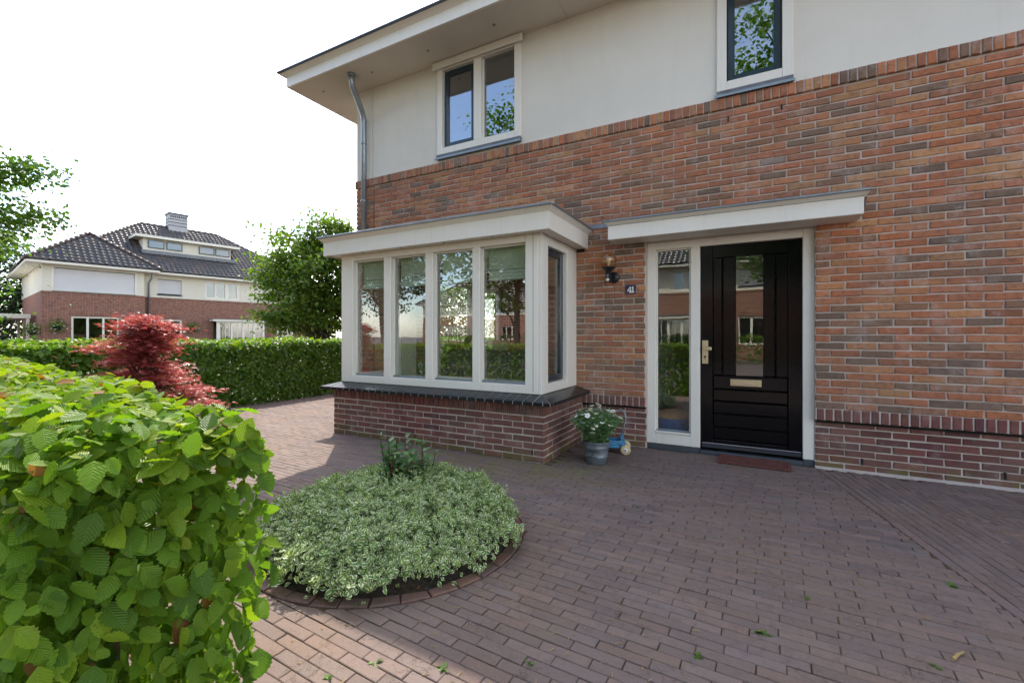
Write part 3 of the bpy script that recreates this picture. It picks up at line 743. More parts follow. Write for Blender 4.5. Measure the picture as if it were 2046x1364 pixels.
while x < bx1 - .04: link('bay_soldier_brick', rnd.choice(bss), bay, (x + SP / 2, by - .012 + rnd.uniform(-.002, .002), .4945), (0, 0, 0)); x += SP
y = by + .0
while y < W: 
    link('bay_soldier_brick', rnd.choice(bss), bay, (bx1 + .012, y + SP / 2, .4945), (0, 0, R(90))); link('bay_soldier_brick', rnd.choice(bss), bay, (bx0 - .012, y + SP / 2, .4945), (0, 0, R(-90))); y += SP
for (x_, z_) in ((-1.86, .09), (-3.3, .09)): hbox('weep_slot', 'dark', bay, x_ - .006, x_ + .006, by - .002, by + .02, z_ - .026, z_ + .026)
# sill of glazed tiles: slope from the frame foot out to the lip
SX0, SX1, SYF = -4.715, -1.625, 3.752; fx0, fx1, fy = -4.546, -1.793, 3.93
zi, zo, th = .634, .586, .030
def sill_tile(p_in0, p_in1, p_out1, p_out0):
    m = MB(); top = [(*p_in0, zi), (*p_in1, zi), (*p_out1, zo), (*p_out0, zo)]; bot = [(x, y, z - th) for x, y, z in top]
    m.add(top + bot, [(3, 2, 1, 0)[::-1], (4, 5, 6, 7)[::-1], (0, 1, 5, 4)[::-1], (1, 2, 6, 5)[::-1], (2, 3, 7, 6)[::-1], (3, 0, 4, 7)[::-1]]); hb(m, 'sill_tile', 'glaze', bay)
def lerp(a, b, t): return a + (b - a) * t
hbox('sill_core', 'grout', bay, fx0, fx1, fy, W, .556, .6005)
def grout_sheet(pts_in, pts_out):
    m = MB(); dz = .0025
    m.add([(*pts_in[0], zi - dz), (*pts_in[1], zi - dz), (*pts_out[1], zo - dz), (*pts_out[0], zo - dz), (*pts_out[0], zo - th + .001), (*pts_out[1], zo - th + .001), (*pts_in[0], zi - th + .001), (*pts_in[1], zi - th + .001)], [(3, 2, 1, 0), (4, 5, 2, 3), (6, 7, 5, 4)]); hb(m, 'sill_grout', 'grout', bay)
e = .002
grout_sheet(((fx0, fy), (fx1, fy)), ((SX0 + e, SYF + e), (SX1 - e, SYF + e))); grout_sheet(((fx1, fy), (fx1, W)), ((SX1 - e, SYF + e), (SX1 - e, W))); grout_sheet(((fx0, W), (fx0, fy)), ((SX0 + e, W), (SX0 + e, SYF + e)))
TP = .1045; gg = .006
n_ = 28; inx = [fx0 + (fx1 - fx0) * i / n_ for i in range(n_ + 1)]
# tiles square to the lip, mitred at the corners
xs = []; x = SX1 - .075
while x > SX0 + .075: xs.append(x); x -= TP
xs = [SX1] + xs + [SX0]
for i in range(len(xs) - 1):
    b_, a_ = xs[i], xs[i + 1]
    oa, ob = a_ + (gg / 2 if i < len(xs) - 2 else .004), b_ - (gg / 2 if i else .004)
    ia, ib = max(oa, fx0 + .002), min(ob, fx1 - .002)
    if ib - ia < .01: ia, ib = (fx0 + .001, fx0 + .004) if oa < fx0 else (fx1 - .004, fx1 - .001)
    sill_tile((ia, fy), (ib, fy), (ob, SYF), (oa, SYF))
ys = []; y = SYF + .075
while y < W - .02: ys.append(y); y += TP
ys = [SYF] + ys + [W - .004]
for i in range(len(ys) - 1):
    a_, b_ = ys[i] + (gg / 2 if i else .004), ys[i + 1] - gg / 2
    ia, ib = max(a_, fy + .002), max(b_, fy + .005)
    sill_tile((fx1, ib), (fx1, ia), (SX1, a_), (SX1, b_)); sill_tile((fx0, ia), (fx0, ib), (SX0, b_), (SX0, a_))
# bay frame
fz0, fz1 = .636, 2.20
def bb(*a, n='frame_bar', mt='white', b=.005): return hbox(n, mt, bay, *a, b=b)
bb(fx0, -4.343, fy, fy + .11, fz0, fz1, n='corner_post'); bb(-1.971, fx1 - .035, fy, fy + .11, fz0, fz1, n='corner_post'); bb(fx1 - .033, fx1 + .002, fy + .004, fy + .045, fz0, fz1, n='corner_post', b=.003)
hbox('post_groove', 'dark', bay, -1.886, -1.882, fy - .0004, fy + .01, fz0 + .02, fz1)
mul = [(-3.838, -3.728), (-3.217, -3.112), (-2.592, -2.499)]
for a, b in mul: bb(a, b, fy + .003, fy + .11, fz0 + .085, fz1 - .075, n='mullion')
bb(-4.343, -1.971, fy + .0015, fy + .12, fz0, fz0 + .085, n='bottom_rail'); bb(-4.343, -1.971, fy + .0015, fy + .12, fz1 - .075, fz1, n='top_rail')
pan = [(-4.343, -3.838), (-3.728, -3.217), (-3.112, -2.592), (-2.499, -1.971)]
for a, b in pan:
    hbox('pane', 'glass', bay, a, b, fy + .072, fy + .080, fz0 + .085, fz1 - .075)
    bb(a + .0005, b - .0005, fy + .045, fy + .070, fz0 + .0855, fz0 + .108, n='glazing_bead', mt='zinc', b=.003)
    bb(a, a + .016, fy + .05, fy + .071, fz0 + .108, fz1 - .076, n='glazing_bead', b=.003); bb(b - .012, b, fy + .05, fy + .071, fz0 + .108, fz1 - .076, n='glazing_bead', b=.003); bb(a + .016, b - .012, fy + .05, fy + .071, fz1 - .090, fz1 - .0755, n='glazing_bead', b=.003)
    bl = hbox('roman_blind', 'linen', bay, a + .02, b - .02, fy + .16, fy + .175, 1.90, 2.14)
    for k, zz in enumerate((1.90, 1.865, 1.83)): hbox('blind_fold', 'linen', bl, a + .02, b - .02, fy + .150 - .006 * k, fy + .19, zz - .045, zz - .008, b=.008)
# side of the bay (towards the door), with its dark casement
bb(fx1 - .11, fx1, fy + .047, 4.09, fz0, fz1, n='corner_post'); bb(fx1 - .11, fx1, 4.60, W - .0, fz0, fz1, n='corner_post'); bb(fx1 - .11, fx1 - .0015, 4.09, 4.60, fz0, fz0 + .095, n='bottom_rail'); bb(fx1 - .11, fx1 - .0015, 4.09, 4.60, fz1 - .10, fz1, n='top_rail')
cz0, cz1 = fz0 + .1, fz1 - .105; cx0, cx1 = fx1 - .09, fx1 - .045
for a in ((4.095, 4.155, cz0, cz1), (4.535, 4.595, cz0, cz1), (4.155, 4.535, cz0, cz0 + .06), (4.155, 4.535, cz1 - .06, cz1)): bb(cx0, cx1, *a, n='casement_bar', mt='navy')
hbox('pane', 'glass', bay, cx0 + .015, cx0 + .023, 4.155, 4.535, cz0 + .06, cz1 - .06)
bb(fx0, fx0 + .11, fy + .112, W, fz0, fz0 + .085, n='bottom_rail'); bb(fx0, fx0 + .11, fy + .112, W, fz1 - .075, fz1, n='top_rail'); bb(fx0, fx0 + .11, W - .12, W - .001, fz0 + .085, fz1 - .075, n='corner_post')
hbox('pane', 'glass', bay, fx0 + .05, fx0 + .058, fy + .112, W - .12, fz0 + .085, fz1 - .075)
hbox('window_board', 'white', bay, -4.43, -1.91, fy + .122, W + .3, .60, .63)
# bay roof
rx0, rx1, ry = -4.69, -1.654, 3.78
hbox('bay_soffit', 'white', bay, rx0 + .004, rx1 - .004, ry + .004, W, 2.2005, 2.215)
m = MB(); prof = [(0, 2.19), (0, 2.352), (.022, 2.372), (.048, 2.396)]
for i in range(3):
    (a, za), (b, zb) = prof[i], prof[i + 1]
    m.quad((rx0 - a, ry - a, za), (rx1 + a, ry - a, za), (rx1 + b, ry - b, zb), (rx0 - b, ry - b, zb)); m.quad((rx1 + a, ry - a, za), (rx1 + a, W - .001, za), (rx1 + b, W - .001, zb), (rx1 + b, ry - b, zb)); m.quad((rx0 - a, W, za), (rx0 - a, ry - a, za), (rx0 - b, ry - b, zb), (rx0 - b, W, zb))
for q in (((rx0, ry), (rx1, ry), (rx1 - .02, ry + .02), (rx0 + .02, ry + .02)), ((rx1, ry), (rx1, W), (rx1 - .02, W), (rx1 - .02, ry + .02)), ((rx0, W), (rx0, ry), (rx0 + .02, ry + .02), (rx0 + .02, W))): m.quad(*[(a, b, 2.19) for a, b in q][::-1]); 
hb(m, 'bay_fascia', 'white', bay)
bb(rx0 - .064, rx1 + .064, ry - .064, ry - .036, 2.394, 2.418, n='roof_edge_trim', mt='zinc', b=.006); bb(rx1 + .036, rx1 + .064, ry - .036, W - .002, 2.394, 2.418, n='roof_edge_trim', mt='zinc', b=.006); bb(rx0 - .064, rx0 - .036, ry - .036, W - .002, 2.394, 2.418, n='roof_edge_trim', mt='zinc', b=.006)
hbox('bay_roof', 'lead', bay, rx0 - .036, rx1 + .036, ry - .036, W - .001, 2.385, 2.404)
for vx in (-4.1, -3.5, -2.9, -2.3): m = MB(); m.lathe([(.010, 0), (.010, .008)], 10, (vx, 3.86, 2.194)); hb(m, 'soffit_vent', 'zinc', bay)
hbox('wall_slot', 'dark', bay, -1.79, -1.70, W - .006, W + .01, 2.165, 2.19)
# lead flashing beside the canopy
m = MB(); 
for i in range(8):
    xa, xb = -1.665 + .036 * i, -1.665 + .036 * (i + 1); m.quad((xa, W - .016 - .004 * (i % 2), 2.405), (xb, W - .016 - .004 * ((i + 1) % 2), 2.405 + .002), (xb, W - .006, 2.462), (xa, W - .006, 2.46))
hb(m, 'lead_flashing', 'lead')

# --- canopy over the door
cp = hbox('door_canopy', 'white', house, -1.34, .80, 4.60, W - .001, 2.205, 2.35, b=.004)
m = MB(); 
m.quad((-1.34, 4.6, 2.352), (.80, 4.6, 2.352), (.84, 4.555, 2.382), (-1.38, 4.555, 2.382)); m.quad((.80, 4.6, 2.352), (.80, W, 2.352), (.84, W, 2.382), (.84, 4.555, 2.382)); m.quad((-1.34, W, 2.352), (-1.34, 4.6, 2.352), (-1.38, 4.555, 2.382), (-1.38, W, 2.382)); hb(m, 'cove', 'white', cp)
hbox('roof_edge_trim', 'zinc', cp, -1.392, .852, 4.543, 4.568, 2.38, 2.402, b=.006); hbox('canopy_roof', 'lead', cp, -1.38, .84, 4.568, W - .001, 2.383, 2.396)
m = MB(); m.add([(.842, W - .16, 2.398), (.87, W - .03, 2.40), (.85, W - .012, 2.28), (.812, W - .03, 2.275), (.81, W - .002, 2.40)], [(0, 1, 2, 3), (0, 4, 1)]); hb(m, 'lead_flashing', 'lead', cp)

# --- front door set
DY = W + .075
fr = hbox('front_door', 'white', house, -1.015, -.925, DY, DY + .11, .052, 2.205, b=.005)
D = lambda *a, n='frame_bar', mt='white', b=.005: hbox(n, mt, fr, *a, b=b)
D(.408, .50, DY, DY + .11, .052, 2.205); D(-.574, -.482, DY + .0005, DY + .11, .052, 2.125); D(-.925, .408, DY + .0015, DY + .11, 2.125, 2.205)
D(-.925, -.574, DY + .001, DY + .11, .052, .17); D(-.925, -.574, DY - .012, DY + .03, .170, .188, n='drip_bead')
D(-1.013, -.482, DY + .006, DY + .12, -.02, .05, n='threshold', mt='slate'); D(.408, .498, DY + .006, DY + .12, -.02, .05, n='threshold', mt='slate'); D(-.482, .408, DY - .01, DY + .14, -.02, .032, n='threshold', mt='slate')
hbox('side_pane', 'glass', fr, -.925, -.574, DY + .055, DY + .063, .17, 2.125)
D(-.925, -.908, DY + .03, DY + .054, .189, 2.11, n='glazing_bead', b=.003); D(-.59, -.574, DY + .03, DY + .054, .189, 2.11, n='glazing_bead', b=.003); D(-.925, -.574, DY + .03, DY + .054, 2.11, 2.1245, n='glazing_bead', b=.003); D(-.924, -.575, DY + .03, DY + .054, .1885, .205, n='glazing_bead', mt='zinc', b=.003)
LY = DY + .035
D(-.478, -.365, LY, LY + .055, .040, 2.120, n='door_stile', mt='blackgloss', b=.004); D(.296, .404, LY, LY + .055, .040, 2.120, n='door_stile', mt='blackgloss', b=.004)
D(-.365, .296, LY + .001, LY + .055, 2.0, 2.120, n='door_rail', mt='blackgloss', b=.003)
for a, b in ((-.363, -.279), (-.271, -.152), (.085, .186), (.194, .294)): D(a, b, LY + .006, LY + .05, .806, 1.998, n='door_plank', mt='blackgloss', b=.007)
hbox('door_glass', 'glass', fr, -.152, .085, LY + .018, LY + .026, .806, 1.998)
zz = [.803, .664, .541, .413, .277, .153, .045]
for i in range(6): D(-.363, .294, LY + .006, LY + .05, zz[i + 1] + .003, zz[i] - .003, n='door_board', mt='blackgloss', b=.009)
m = MB(); m.add([(-.465, LY - .0, .062), (.398, LY, .062), (.398, LY - .028, .068), (-.465, LY - .028, .068), (-.465, LY + .001, .108), (.398, LY + .001, .108)], [(0, 1, 2, 3), (3, 2, 5, 4)]); hb(m, 'weather_bar', 'blackgloss', fr)
D(-.463, .396, LY - .010, LY - .0005, .098, .110, n='weather_strip', mt='silver', b=.002)
ms = D(-.203, .073, LY - .012, LY + .006, .702, .772, n='letter_plate', mt='brass', b=.004); hbox('letter_flap', 'brass', ms, -.178, .050, LY - .018, LY - .0125, .716, .752); hbox('flap_grip', 'silver', ms, -.172, .044, LY - .021, LY - .0185, .718, .724)
hp = D(-.464, -.408, LY - .012, LY - .0005, .918, 1.158, n='handle_plate', mt='brass', b=.003)
m = MB(); m.tube([(-.436, LY - .012, 1.075), (-.436, LY - .05, 1.075)], .009, 10); m.bbox(-.446, -.372, LY - .062, LY - .045, 1.056, 1.094, .006); hb(m, 'door_handle', 'brass', hp)
m = MB(); m.lathe([(.011, 0), (.011, .004)], 12, (0, 0, 0)); o = hb(m, 'key_hole', 'black', hp); o.location = (-.436, LY - .0125, .99); o.rotation_euler = (R(90), 0, 0); hbox('key_slot', 'black', hp, -.439, -.433, LY - .0135, LY - .0122, .965, .99)
hbox('hall_carpet', 'taupe', house, -1.0, 1.3, W + .35, 9.1, .0605, .066)

# ================================================================== NEIGHBOURING HOUSES
def tile_plane(mb, a, b, c_, d, tw=.27, tl=.32):
    """curved tiles over the plane a,b (eave left,right), c_,d (top right,left)"""
    a, b, c_, d = map(Vector, (a, b, c_, d)); u = (b - a).normalized(); nrm = (b - a).cross(d - a).normalized(); v = nrm.cross(u).normalized()
    H_ = (d - a).dot(v); rows = int(H_ / tl) + 1
    poly = [((p - a).dot(u), (p - a).dot(v)) for p in (a, b, c_, d)]
    def span(y):
        xs = []
        for i in range(4):
            (x0, y0), (x1, y1) = poly[i], poly[(i + 1) % 4]
            if abs(y1 - y0) > 1e-6 and min(y0, y1) - 1e-6 <= y <= max(y0, y1) + 1e-6: xs.append(x0 + (x1 - x0) * (y - y0) / (y1 - y0))
        return (min(xs), max(xs)) if xs else (0, 0)
    for r in range(rows):
        y0 = r * tl; y1 = min(H_, y0 + tl * 1.12); s0, s1 = span(min(H_ - 1e-4, y0 + tl * .5)); x = math.floor(s0 / tw) * tw
        while x < s1:
            xa, xb = max(x, s0), min(x + tw, s1)
            if xb - xa > .03:
                w = xb - xa; prof = [(0, .012), (.22, .045), (.45, .03), (.72, .002), (1., .012)]
                V = []
                for yy, lift in ((y0, .035), (y1, .002)):
                    for t, h in prof: V.append(a + u * (xa + t * w) + v * yy + nrm * (h + lift))
                V += [V[i] - nrm * .03 for i in range(5)]
                mb.add(V, [(i, i + 1, 6 + i, 5 + i) for i in range(4)] + [(10 + i, 11 + i, i + 1, i) for i in range(4)])
            x += tw
def ridge_line(mb, p, q, r=.10):
    p, q = Vector(p), Vector(q); L = (q - p).length; n = max(2, int(L / .36))
    for i in range(n):
        a_, b_ = p.lerp(q, i / n), p.lerp(q, (i + 1.12) / n if i < n - 1 else 1.); mb.tube([a_, b_], [r * 1.12, r * .92], 8)
def roof(parent, planes, hips, name='roof'):
    m = MB()
    for pl_ in planes:
        pts = [Vector(p) for p in pl_]; m.add([tuple(p) for p in pts], [(0, 1, 2, 3)])
    ro = m.build(name, 'tile', parent); m = MB()
    for pl_ in planes: tile_plane(m, *pl_)
    tag(m.build('roof_tiles', 'tile', ro, True), kind='stuff')
    m = MB()
    for p, q in hips: ridge_line(m, p, q)
    m.build('ridge_tiles', 'ridge', ro, True); return ro
def fwin(parent, xs, z0, z1, y, name='window', muntin=False, fw=.09):
    """white window: xs are alternating frame edges"""
    f = box(name, 'render_white', parent, xs[0], xs[-1], y - .03, y + .05, z0, z0 + fw); box('frame_bar', 'render_white', f, xs[0], xs[-1], y - .03, y + .05, z1 - fw, z1)
    for i in range(0, len(xs), 2):
        box('frame_bar', 'render_white', f, xs[i], xs[i + 1], y - .028, y + .05, z0 + fw, z1 - fw)
        if i + 2 < len(xs):
            a, b = xs[i + 1], xs[i + 2]; box('pane', 'glass_far', f, a, b, y + .01, y + .02, z0 + fw, z1 - fw)
            if muntin: box('glazing_bar', 'render_white', f, (a + b) / 2 - .015, (a + b) / 2 + .015, y - .005, y + .008, z0 + fw, z1 - fw)
    return f
M['render_white'] = m_plain('white_window_paint', (.80, .77, .66), .5, .03, 2.)
def neighbour_house(label, loc, rz, group=None, basket=True):
    h = empty('neighbour_house', loc, rz); tag(h, label, 'house', group)
    zb, zs, ze = 3.54, 4.92, 5.06
    # wings: brick below, render above, with window openings
    m = MB(); wall_sheet(m, 0, 4.2, -.1, zb, 0, .3, [(1.1, 3.05, .75, 2.26)]); m.box(0, .3, .3, 9, -.1, zb); wA = m.build('wall', 'wall_far', h)
    m = MB(); wall_sheet(m, 4.2, 14.5, -.1, zb, .6, .9, [(4.96, 6.2, .75, 2.22), (7.93, 10.94, .6, 2.2), (12, 13.2, .75, 2.2)]); m.box(14.2, 14.5, .9, 10.2, -.1, zb); m.box(0.3, 14.2, 9.9, 10.2, -.1, zb); m.build('wall', 'wall_far', h)
    m = MB(); wall_sheet(m, .02, 4.18, zb, zs, .02, .3, [(.44, 3.76, 3.62, 4.80)]); m.box(.02, .3, .3, 9.9, zb, zs); m.box(4.0, 4.18, .3, .62, zb, zs); m.build('render_wall', 'render_far', h)
    m = MB(); wall_sheet(m, 4.2, 14.48, zb, zs, .62, .9, [(4.96, 6.18, 3.67, 4.68), (7.46, 9.55, 3.65, 4.76), (11.5, 13.2, 3.65, 4.76)]); m.box(14.2, 14.48, .9, 10.2, zb, zs); m.box(.3, 14.2, 9.92, 10.18, zb, zs); m.build('render_wall', 'render_far', h)
    m = MB()
    x = -.02
    while x < 4.2: m.box(x, x + .055, -.02, .05, zb - .10, zb); x += .066
    while x < 14.5: m.box(x, x + .055, .58, .65, zb - .10, zb); x += .066
    for x0, x1, yy in ((1.1, 3.05, 0), (4.96, 6.2, .6)):
        x = x0
        while x < x1 - .03: m.box(x, x + .055, yy - .008, yy + .05, 2.28 if yy == 0 else 2.24, 2.46 if yy == 0 else 2.42); x += .066
    tag(m.build('soldier_bricks', 'wall_far', h), kind='stuff')
    # dark rooms behind
    box('room', 'roomwall', h, .5, 13.8, 4.5, 4.6, .0, 4.9); box('room_floor', 'roomfloor', h, .3, 14.2, .92, 9.8, -.05, .05); box('storey', 'roomwall', h, .3, 14.2, .92, 9.8, 2.6, 2.8)
    # shutters with slats
    for x0, x1, z0, z1, yy, gap in ((.44, 3.76, 3.62, 4.80, .07, 0), (4.96, 6.18, 3.80, 4.68, .69, 1)):
        m = MB(); z = z0; 
        while z < z1 - .05: m.add([(x0, yy, z), (x1, yy, z), (x1, yy - .012, z + .025), (x0, yy - .012, z + .025), (x1, yy, z + .048), (x0, yy, z + .048)], [(0, 1, 2, 3), (3, 2, 4, 5)]); z += .05
        m.build('roller_shutter', 'shutter', h); box('shutter_frame', 'render_white', h, x0 - .07, x0, yy - .06, yy + .02, z0 - .15 * gap, z1 + .06); box('shutter_frame', 'render_white', h, x1, x1 + .07, yy - .06, yy + .02, z0 - .15 * gap, z1 + .06); box('shutter_box', 'render_white', h, x0, x1, yy - .06, yy + .03, z1, z1 + .06)
        box('sill', 'slate', h, x0 - .05, x1 + .05, yy - .09, yy - .03, z0 - .1, z0 - .05 - .0)
    fwin(h, [1.1, 1.19, 1.70, 1.80, 2.35, 2.44, 2.97, 3.05], .75, 2.26, .08); fwin(h, [4.96, 5.06, 5.51, 5.63, 6.10, 6.20], .75, 2.22, .68)
    fwin(h, [7.46, 7.54, 8.0, 8.12, 8.62, 8.84, 9.33, 9.55], 3.65, 4.76, .68); fwin(h, [11.5, 11.6, 12.3, 12.4, 13.1, 13.2], 3.65, 4.76, .68); fwin(h, [12, 12.1, 13.1, 13.2], .75, 2.2, .68)
    # bay window with glazing bars
    by_ = box('bay', 'wall_far', h, 7.93, 10.94, .1, .598, -.1, .62); box('bay_roof', 'render_white', by_, 7.7, 11.15, -.06, .598, 2.16, 2.30); box('bay_lead', 'lead', by_, 7.66, 11.19, -.10, .598, 2.302, 2.33)
    fwin(h, [7.95, 8.16, 8.78, 8.90, 9.48, 9.61, 10.18, 10.31, 10.78, 10.92], .62, 2.158, .12, 'bay_window', True)
    # eaves
    E_ = lambda n, mt, *a: box(n, mt, h, *a)
    E_('eaves', 'render_white', -.6, 4.8, -.6, .0, zs, ze - .02); E_('eaves', 'render_white', -.6, .0, .002, 10.8, zs, ze - .02); E_('eaves', 'render_white', 4.802, 15.1, .0, .6, zs + .001, ze - .021); E_('eaves', 'render_white', .002, 4.8, .002, .6, zs + .002, ze - .022); E_('eaves', 'render_white', 14.5, 15.1, .602, 10.8, zs, ze - .02); E_('eaves', 'render_white', .002, 14.498, 10.2, 10.8, zs, ze - .02)
    ap, bk_ = (2.1, 2.7, 7.1), (2.1, 6.5, 7.1)
    roof(h, [((-.65, -.65, ze), (4.85, -.65, ze), (2.1, 2.1, 7.1), (2.1, 2.1, 7.1)), ((-.65, 8.5, ze), (-.65, -.65, ze), (2.1, 2.1, 7.1), (2.1, 6.5, 7.1)), ((4.85, -.65, ze), (4.85, 3.0, ze), (2.1, 4.5, 7.1), (2.1, 2.1, 7.1))],
         [((-.65, -.65, ze + .05), (2.1, 2.1, 7.17)), ((4.85, -.65, ze + .05), (2.1, 2.1, 7.17)), ((2.1, 2.1, 7.17), (2.1, 4.5, 7.17))])
    x0, x1, y0, y1, zr = -.35, 15.15, -.05, 10.95, 8.85
    A, B, C_, D_ = (x0, y0, ze), (x1, y0, ze), (x1, y1, ze), (x0, y1, ze); r0, r1 = (x0 + 5.5, 5.45, zr), (x1 - 5.5, 5.45, zr)
    mr_ = roof(h, [(A, B, r1, r0), (B, C_, r1, r1), (C_, D_, r0, r1), (D_, A, r0, r0)], [(A, r0), (B, r1), (r0, r1), (C_, r1), (D_, r0)], 'main_roof')
    # dormer
    dm = box('dormer', 'render_far', h, 4.55, 9.45, 2.0, 5.0, 6.2, 7.30); box('dormer_roof', 'render_white', dm, 4.1, 9.9, 1.55, 5.2, 7.302, 7.46); box('dormer_lead', 'lead', dm, 4.07, 9.93, 1.52, 5.2, 7.462, 7.49); box('dormer_apron', 'lead', dm, 4.4, 9.6, 1.55, 1.99, 6.30, 6.52)
    for a, b in ((4.79, 5.63), (5.73, 6.59), (7.52, 8.43), (8.49, 9.36)):
        w_ = box('dormer_window', 'navy', dm, a, b, 1.955, 1.998, 6.72, 7.22); box('pane', 'glass_far', w_, a + .06, b - .06, 1.945, 1.954, 6.78, 7.16)
    ch = box('chimney', 'chimney_grey', h, 6.65, 7.75, 5.0, 5.9, 7.9, 9.75); box('chimney_cap', 'slate', ch, 6.6, 7.8, 4.95, 5.95, 9.752, 9.86)
    for k, z in enumerate((8.95, 9.18, 9.40)): box('chimney_band', 'dark', ch, 6.64, 7.76, 4.99, 5.91, z, z + .035)
    for i in range(8): box('chimney_vent', 'dark', ch, 6.72 + i * .125, 6.79 + i * .125, 4.988, 5.0, 9.55, 9.66)
    m = MB(); m.tube([(4.57, .1, 4.95), (4.57, .15, 4.7), (4.5, .5, 4.35), (4.5, .53, .0)], .05, 8); m.build('downpipe', 'zinc', h, True)
    return h
def hanging_basket(label, h, x, y, z, seed):
    o = empty('hanging_basket', h.matrix_world @ Vector((x, y, z)), h.rotation_euler.z); tag(o, label, 'hanging plant')
    m = MB(); m.lathe([(.06, -.30), (.15, -.20), (.19, -.08), (.19, -.06)], 14); m.build('pot', 'dark', o, True); m = MB(); m.tube([(0, .28, .35), (0, 0, .37), (0, 0, -.1)], .008, 5); m.build('bracket', 'black', o)
    r_ = np.random.default_rng(seed); n_ = 500; P = r_.normal(size=(n_, 3)) * np.array([.17, .15, .17]); me = cloud_mesh('foliage', LEAF_SM, P, r_.normal(size=(n_, 3)), r_.normal(size=(n_, 3)), r_.uniform(.05, .09, n_), ['treeleaf']); tag(link('foliage', me, o), kind='stuff')
    m = MB()
    for i in range(14): p = r_.normal(size=3) * .16; m.lathe([(.035, 0), (.02, .02)], 6, tuple(p + np.array([0, -.08, 0])))
    m.build('blossoms', 'petal', o)
h1 = neighbour_house('distant brick house with tiled hip roofs, dormer and white chimney', (-32.2, 8.8, 0), R(80))
bpy.context.view_layer.update()
hanging_basket('hanging basket left of the triple window on the distant house', h1, .55, -.30, 1.75, 1); hanging_basket('hanging basket between the two lower windows of the distant house', h1, 6.74, .30, 1.75, 2); hanging_basket('hanging basket on the left corner of the distant house', h1, -.30, .25, 1.55, 3)
neighbour_house('house across the street seen mirrored in the side pane', (5.5, -15.2, 0), R(180)); neighbour_house('house across the street seen mirrored in the bay panes', (-22.0, -36, 0), R(178))
# white fence and carport left of the distant house
fc = empty('white_fence', h1.matrix_world @ Vector((-2.6, 1.2, 0)), R(80)); tag(fc, 'white slatted fence left of the distant brick house', 'fence')
m = MB(); m.bbox(-.045, .045, 0, .025, 0, 1.75, .004); sm = m.mesh('slat', 'render_white')
for i in range(18): link('slat', sm, fc, (-1.6 + i * .15, 0, 0))
box('rail', 'render_white', fc, -1.7, 1.1, .027, .06, .4, .48); box('rail', 'render_white', fc, -1.7, 1.1, .027, .06, 1.3, 1.38)
for px_ in (-1.75, 1.15): box('post', 'render_white', fc, px_ - .05, px_ + .05, .0, .1, -.1, 1.8)
cpt = empty('carport', h1.matrix_world @ Vector((-2.2, 2.2, 0)), R(80)); tag(cpt, 'flat roofed white carport beside the distant brick house', 'carport')
box('carport_roof', 'render_white', cpt, -3, 2.0, 0, 5, 2.15, 2.38)
for px_ in (-2.9, 1.9):
    for py_ in (.1, 4.9): box('post', 'render_white', cpt, px_ - .06, px_ + .06, py_ - .06, py_ + .06, -.05, 2.15)

# ================================================================== SMALL THINGS AT THE DOOR
# house number plate
pl = empty('house_number_plate', (-1.17, W - .004, 1.705)); tag(pl, 'dark blue enamel house number plate reading 41 left of the door', 'sign')
m = MB(); m.bbox(-.060, .060, -.006, .0, -.047, .047, .003); m.build('plate', 'enamel', pl)
def poly(name, pts, mat, parent, y=-.0085, d=.0022):
    m = MB(); n = len(pts); m.add([(x, y, z) for x, z in pts] + [(x, y + d, z) for x, z in pts], [tuple(range(n))[::-1], tuple(range(n, 2 * n))] + [(i, (i + 1) % n, n + (i + 1) % n, n + i) for i in range(n)])
    return m.build(name, mat, parent)
k = .001
for q in ([(-8, 32), (2, 32), (2, -12), (-8, -12)], [(-8.2, 32), (-8.2, 18), (-26, -5), (-34, -5)], [(-36, -5), (10, -5), (10, -15), (-36, -15)], [(-10, -15), (4, -15), (4, -24), (-10, -24)], [(-17, -24), (9, -24), (9, -33), (-17, -33)]):
    poly('digit_four', [(a * k, b * k) for a, b in q], 'petal', pl, -.0085 - .0004 * rnd.random())
for q in ([(18, 32), (29, 32), (29, -24), (18, -24)], [(11, 20), (11, 13), (18, 14), (18, 31)], [(10, -24), (37, -24), (37, -33), (10, -33)]):
    poly('digit_one', [(a * k, b * k) for a, b in q], 'petal', pl, -.0085 - .0004 * rnd.random())
for sx in (-.052, .052): m = MB(); m.lathe([(.003, 0), (.002, .002)], 8); m.build('screw', 'silver', pl, loc=(sx, -.0065, 0), rot=(R(90), 0, 0))
# globe wall lamp
lp = empty('wall_lamp', (-1.383, W - .003, 1.86)); tag(lp, 'globe wall lamp with amber glass on a black arm', 'lamp')
m = MB(); m.lathe([(.062, 0), (.062, .012), (.050, .024), (.0, .026)], 24, capt=False); m.build('back_plate', 'black', lp, True, (0.028, 0, -.012), (R(90), 0, 0))
m = MB(); m.tube([(.02, -.02, 0), (.0, -.11, .0)], .016, 12); m.build('arm', 'black', lp, True)
m = MB(); m.lathe([(.030, -.075), (.033, -.07), (.033, .045), (.050, .062), (.078, .082), (.078, .088), (.03, .088)], 24, (0, -.12, 0)); m.build('lamp_holder', 'black', lp, True)
m = MB(); rr = .088; m.lathe([(rr * math.cos(t), rr * math.sin(t)) for t in [R(-66 + 12 * i) for i in range(13)] + [R(89.5)]], 28, (0, -.12, .165), capb=False, capt=False); m.build('glass_globe', 'amber', lp, True)
m = MB(); m.lathe([(.010, 0), (.012, .02), (.024, .05), (.028, .07), (.022, .09), (.004, .102)], 16, (0, -.12, .095)); m.build('bulb', 'bulb', lp, True)
m = MB(); m.lathe([(.012, 0), (.012, .05)], 12, (0, -.158, -.04)); m.lathe([(.0145, 0), (.0145, .006)], 12, (0, -.158, -.022)); m.build('sensor_stem', 'lead', lp, True)
m = MB(); m.lathe([(.004, -.024), (.014, -.02), (.020, -.008), (.020, .002), (.01, .004)], 14, (0, -.158, -.045)); m.build('sensor_eye', 'petal', lp, True)
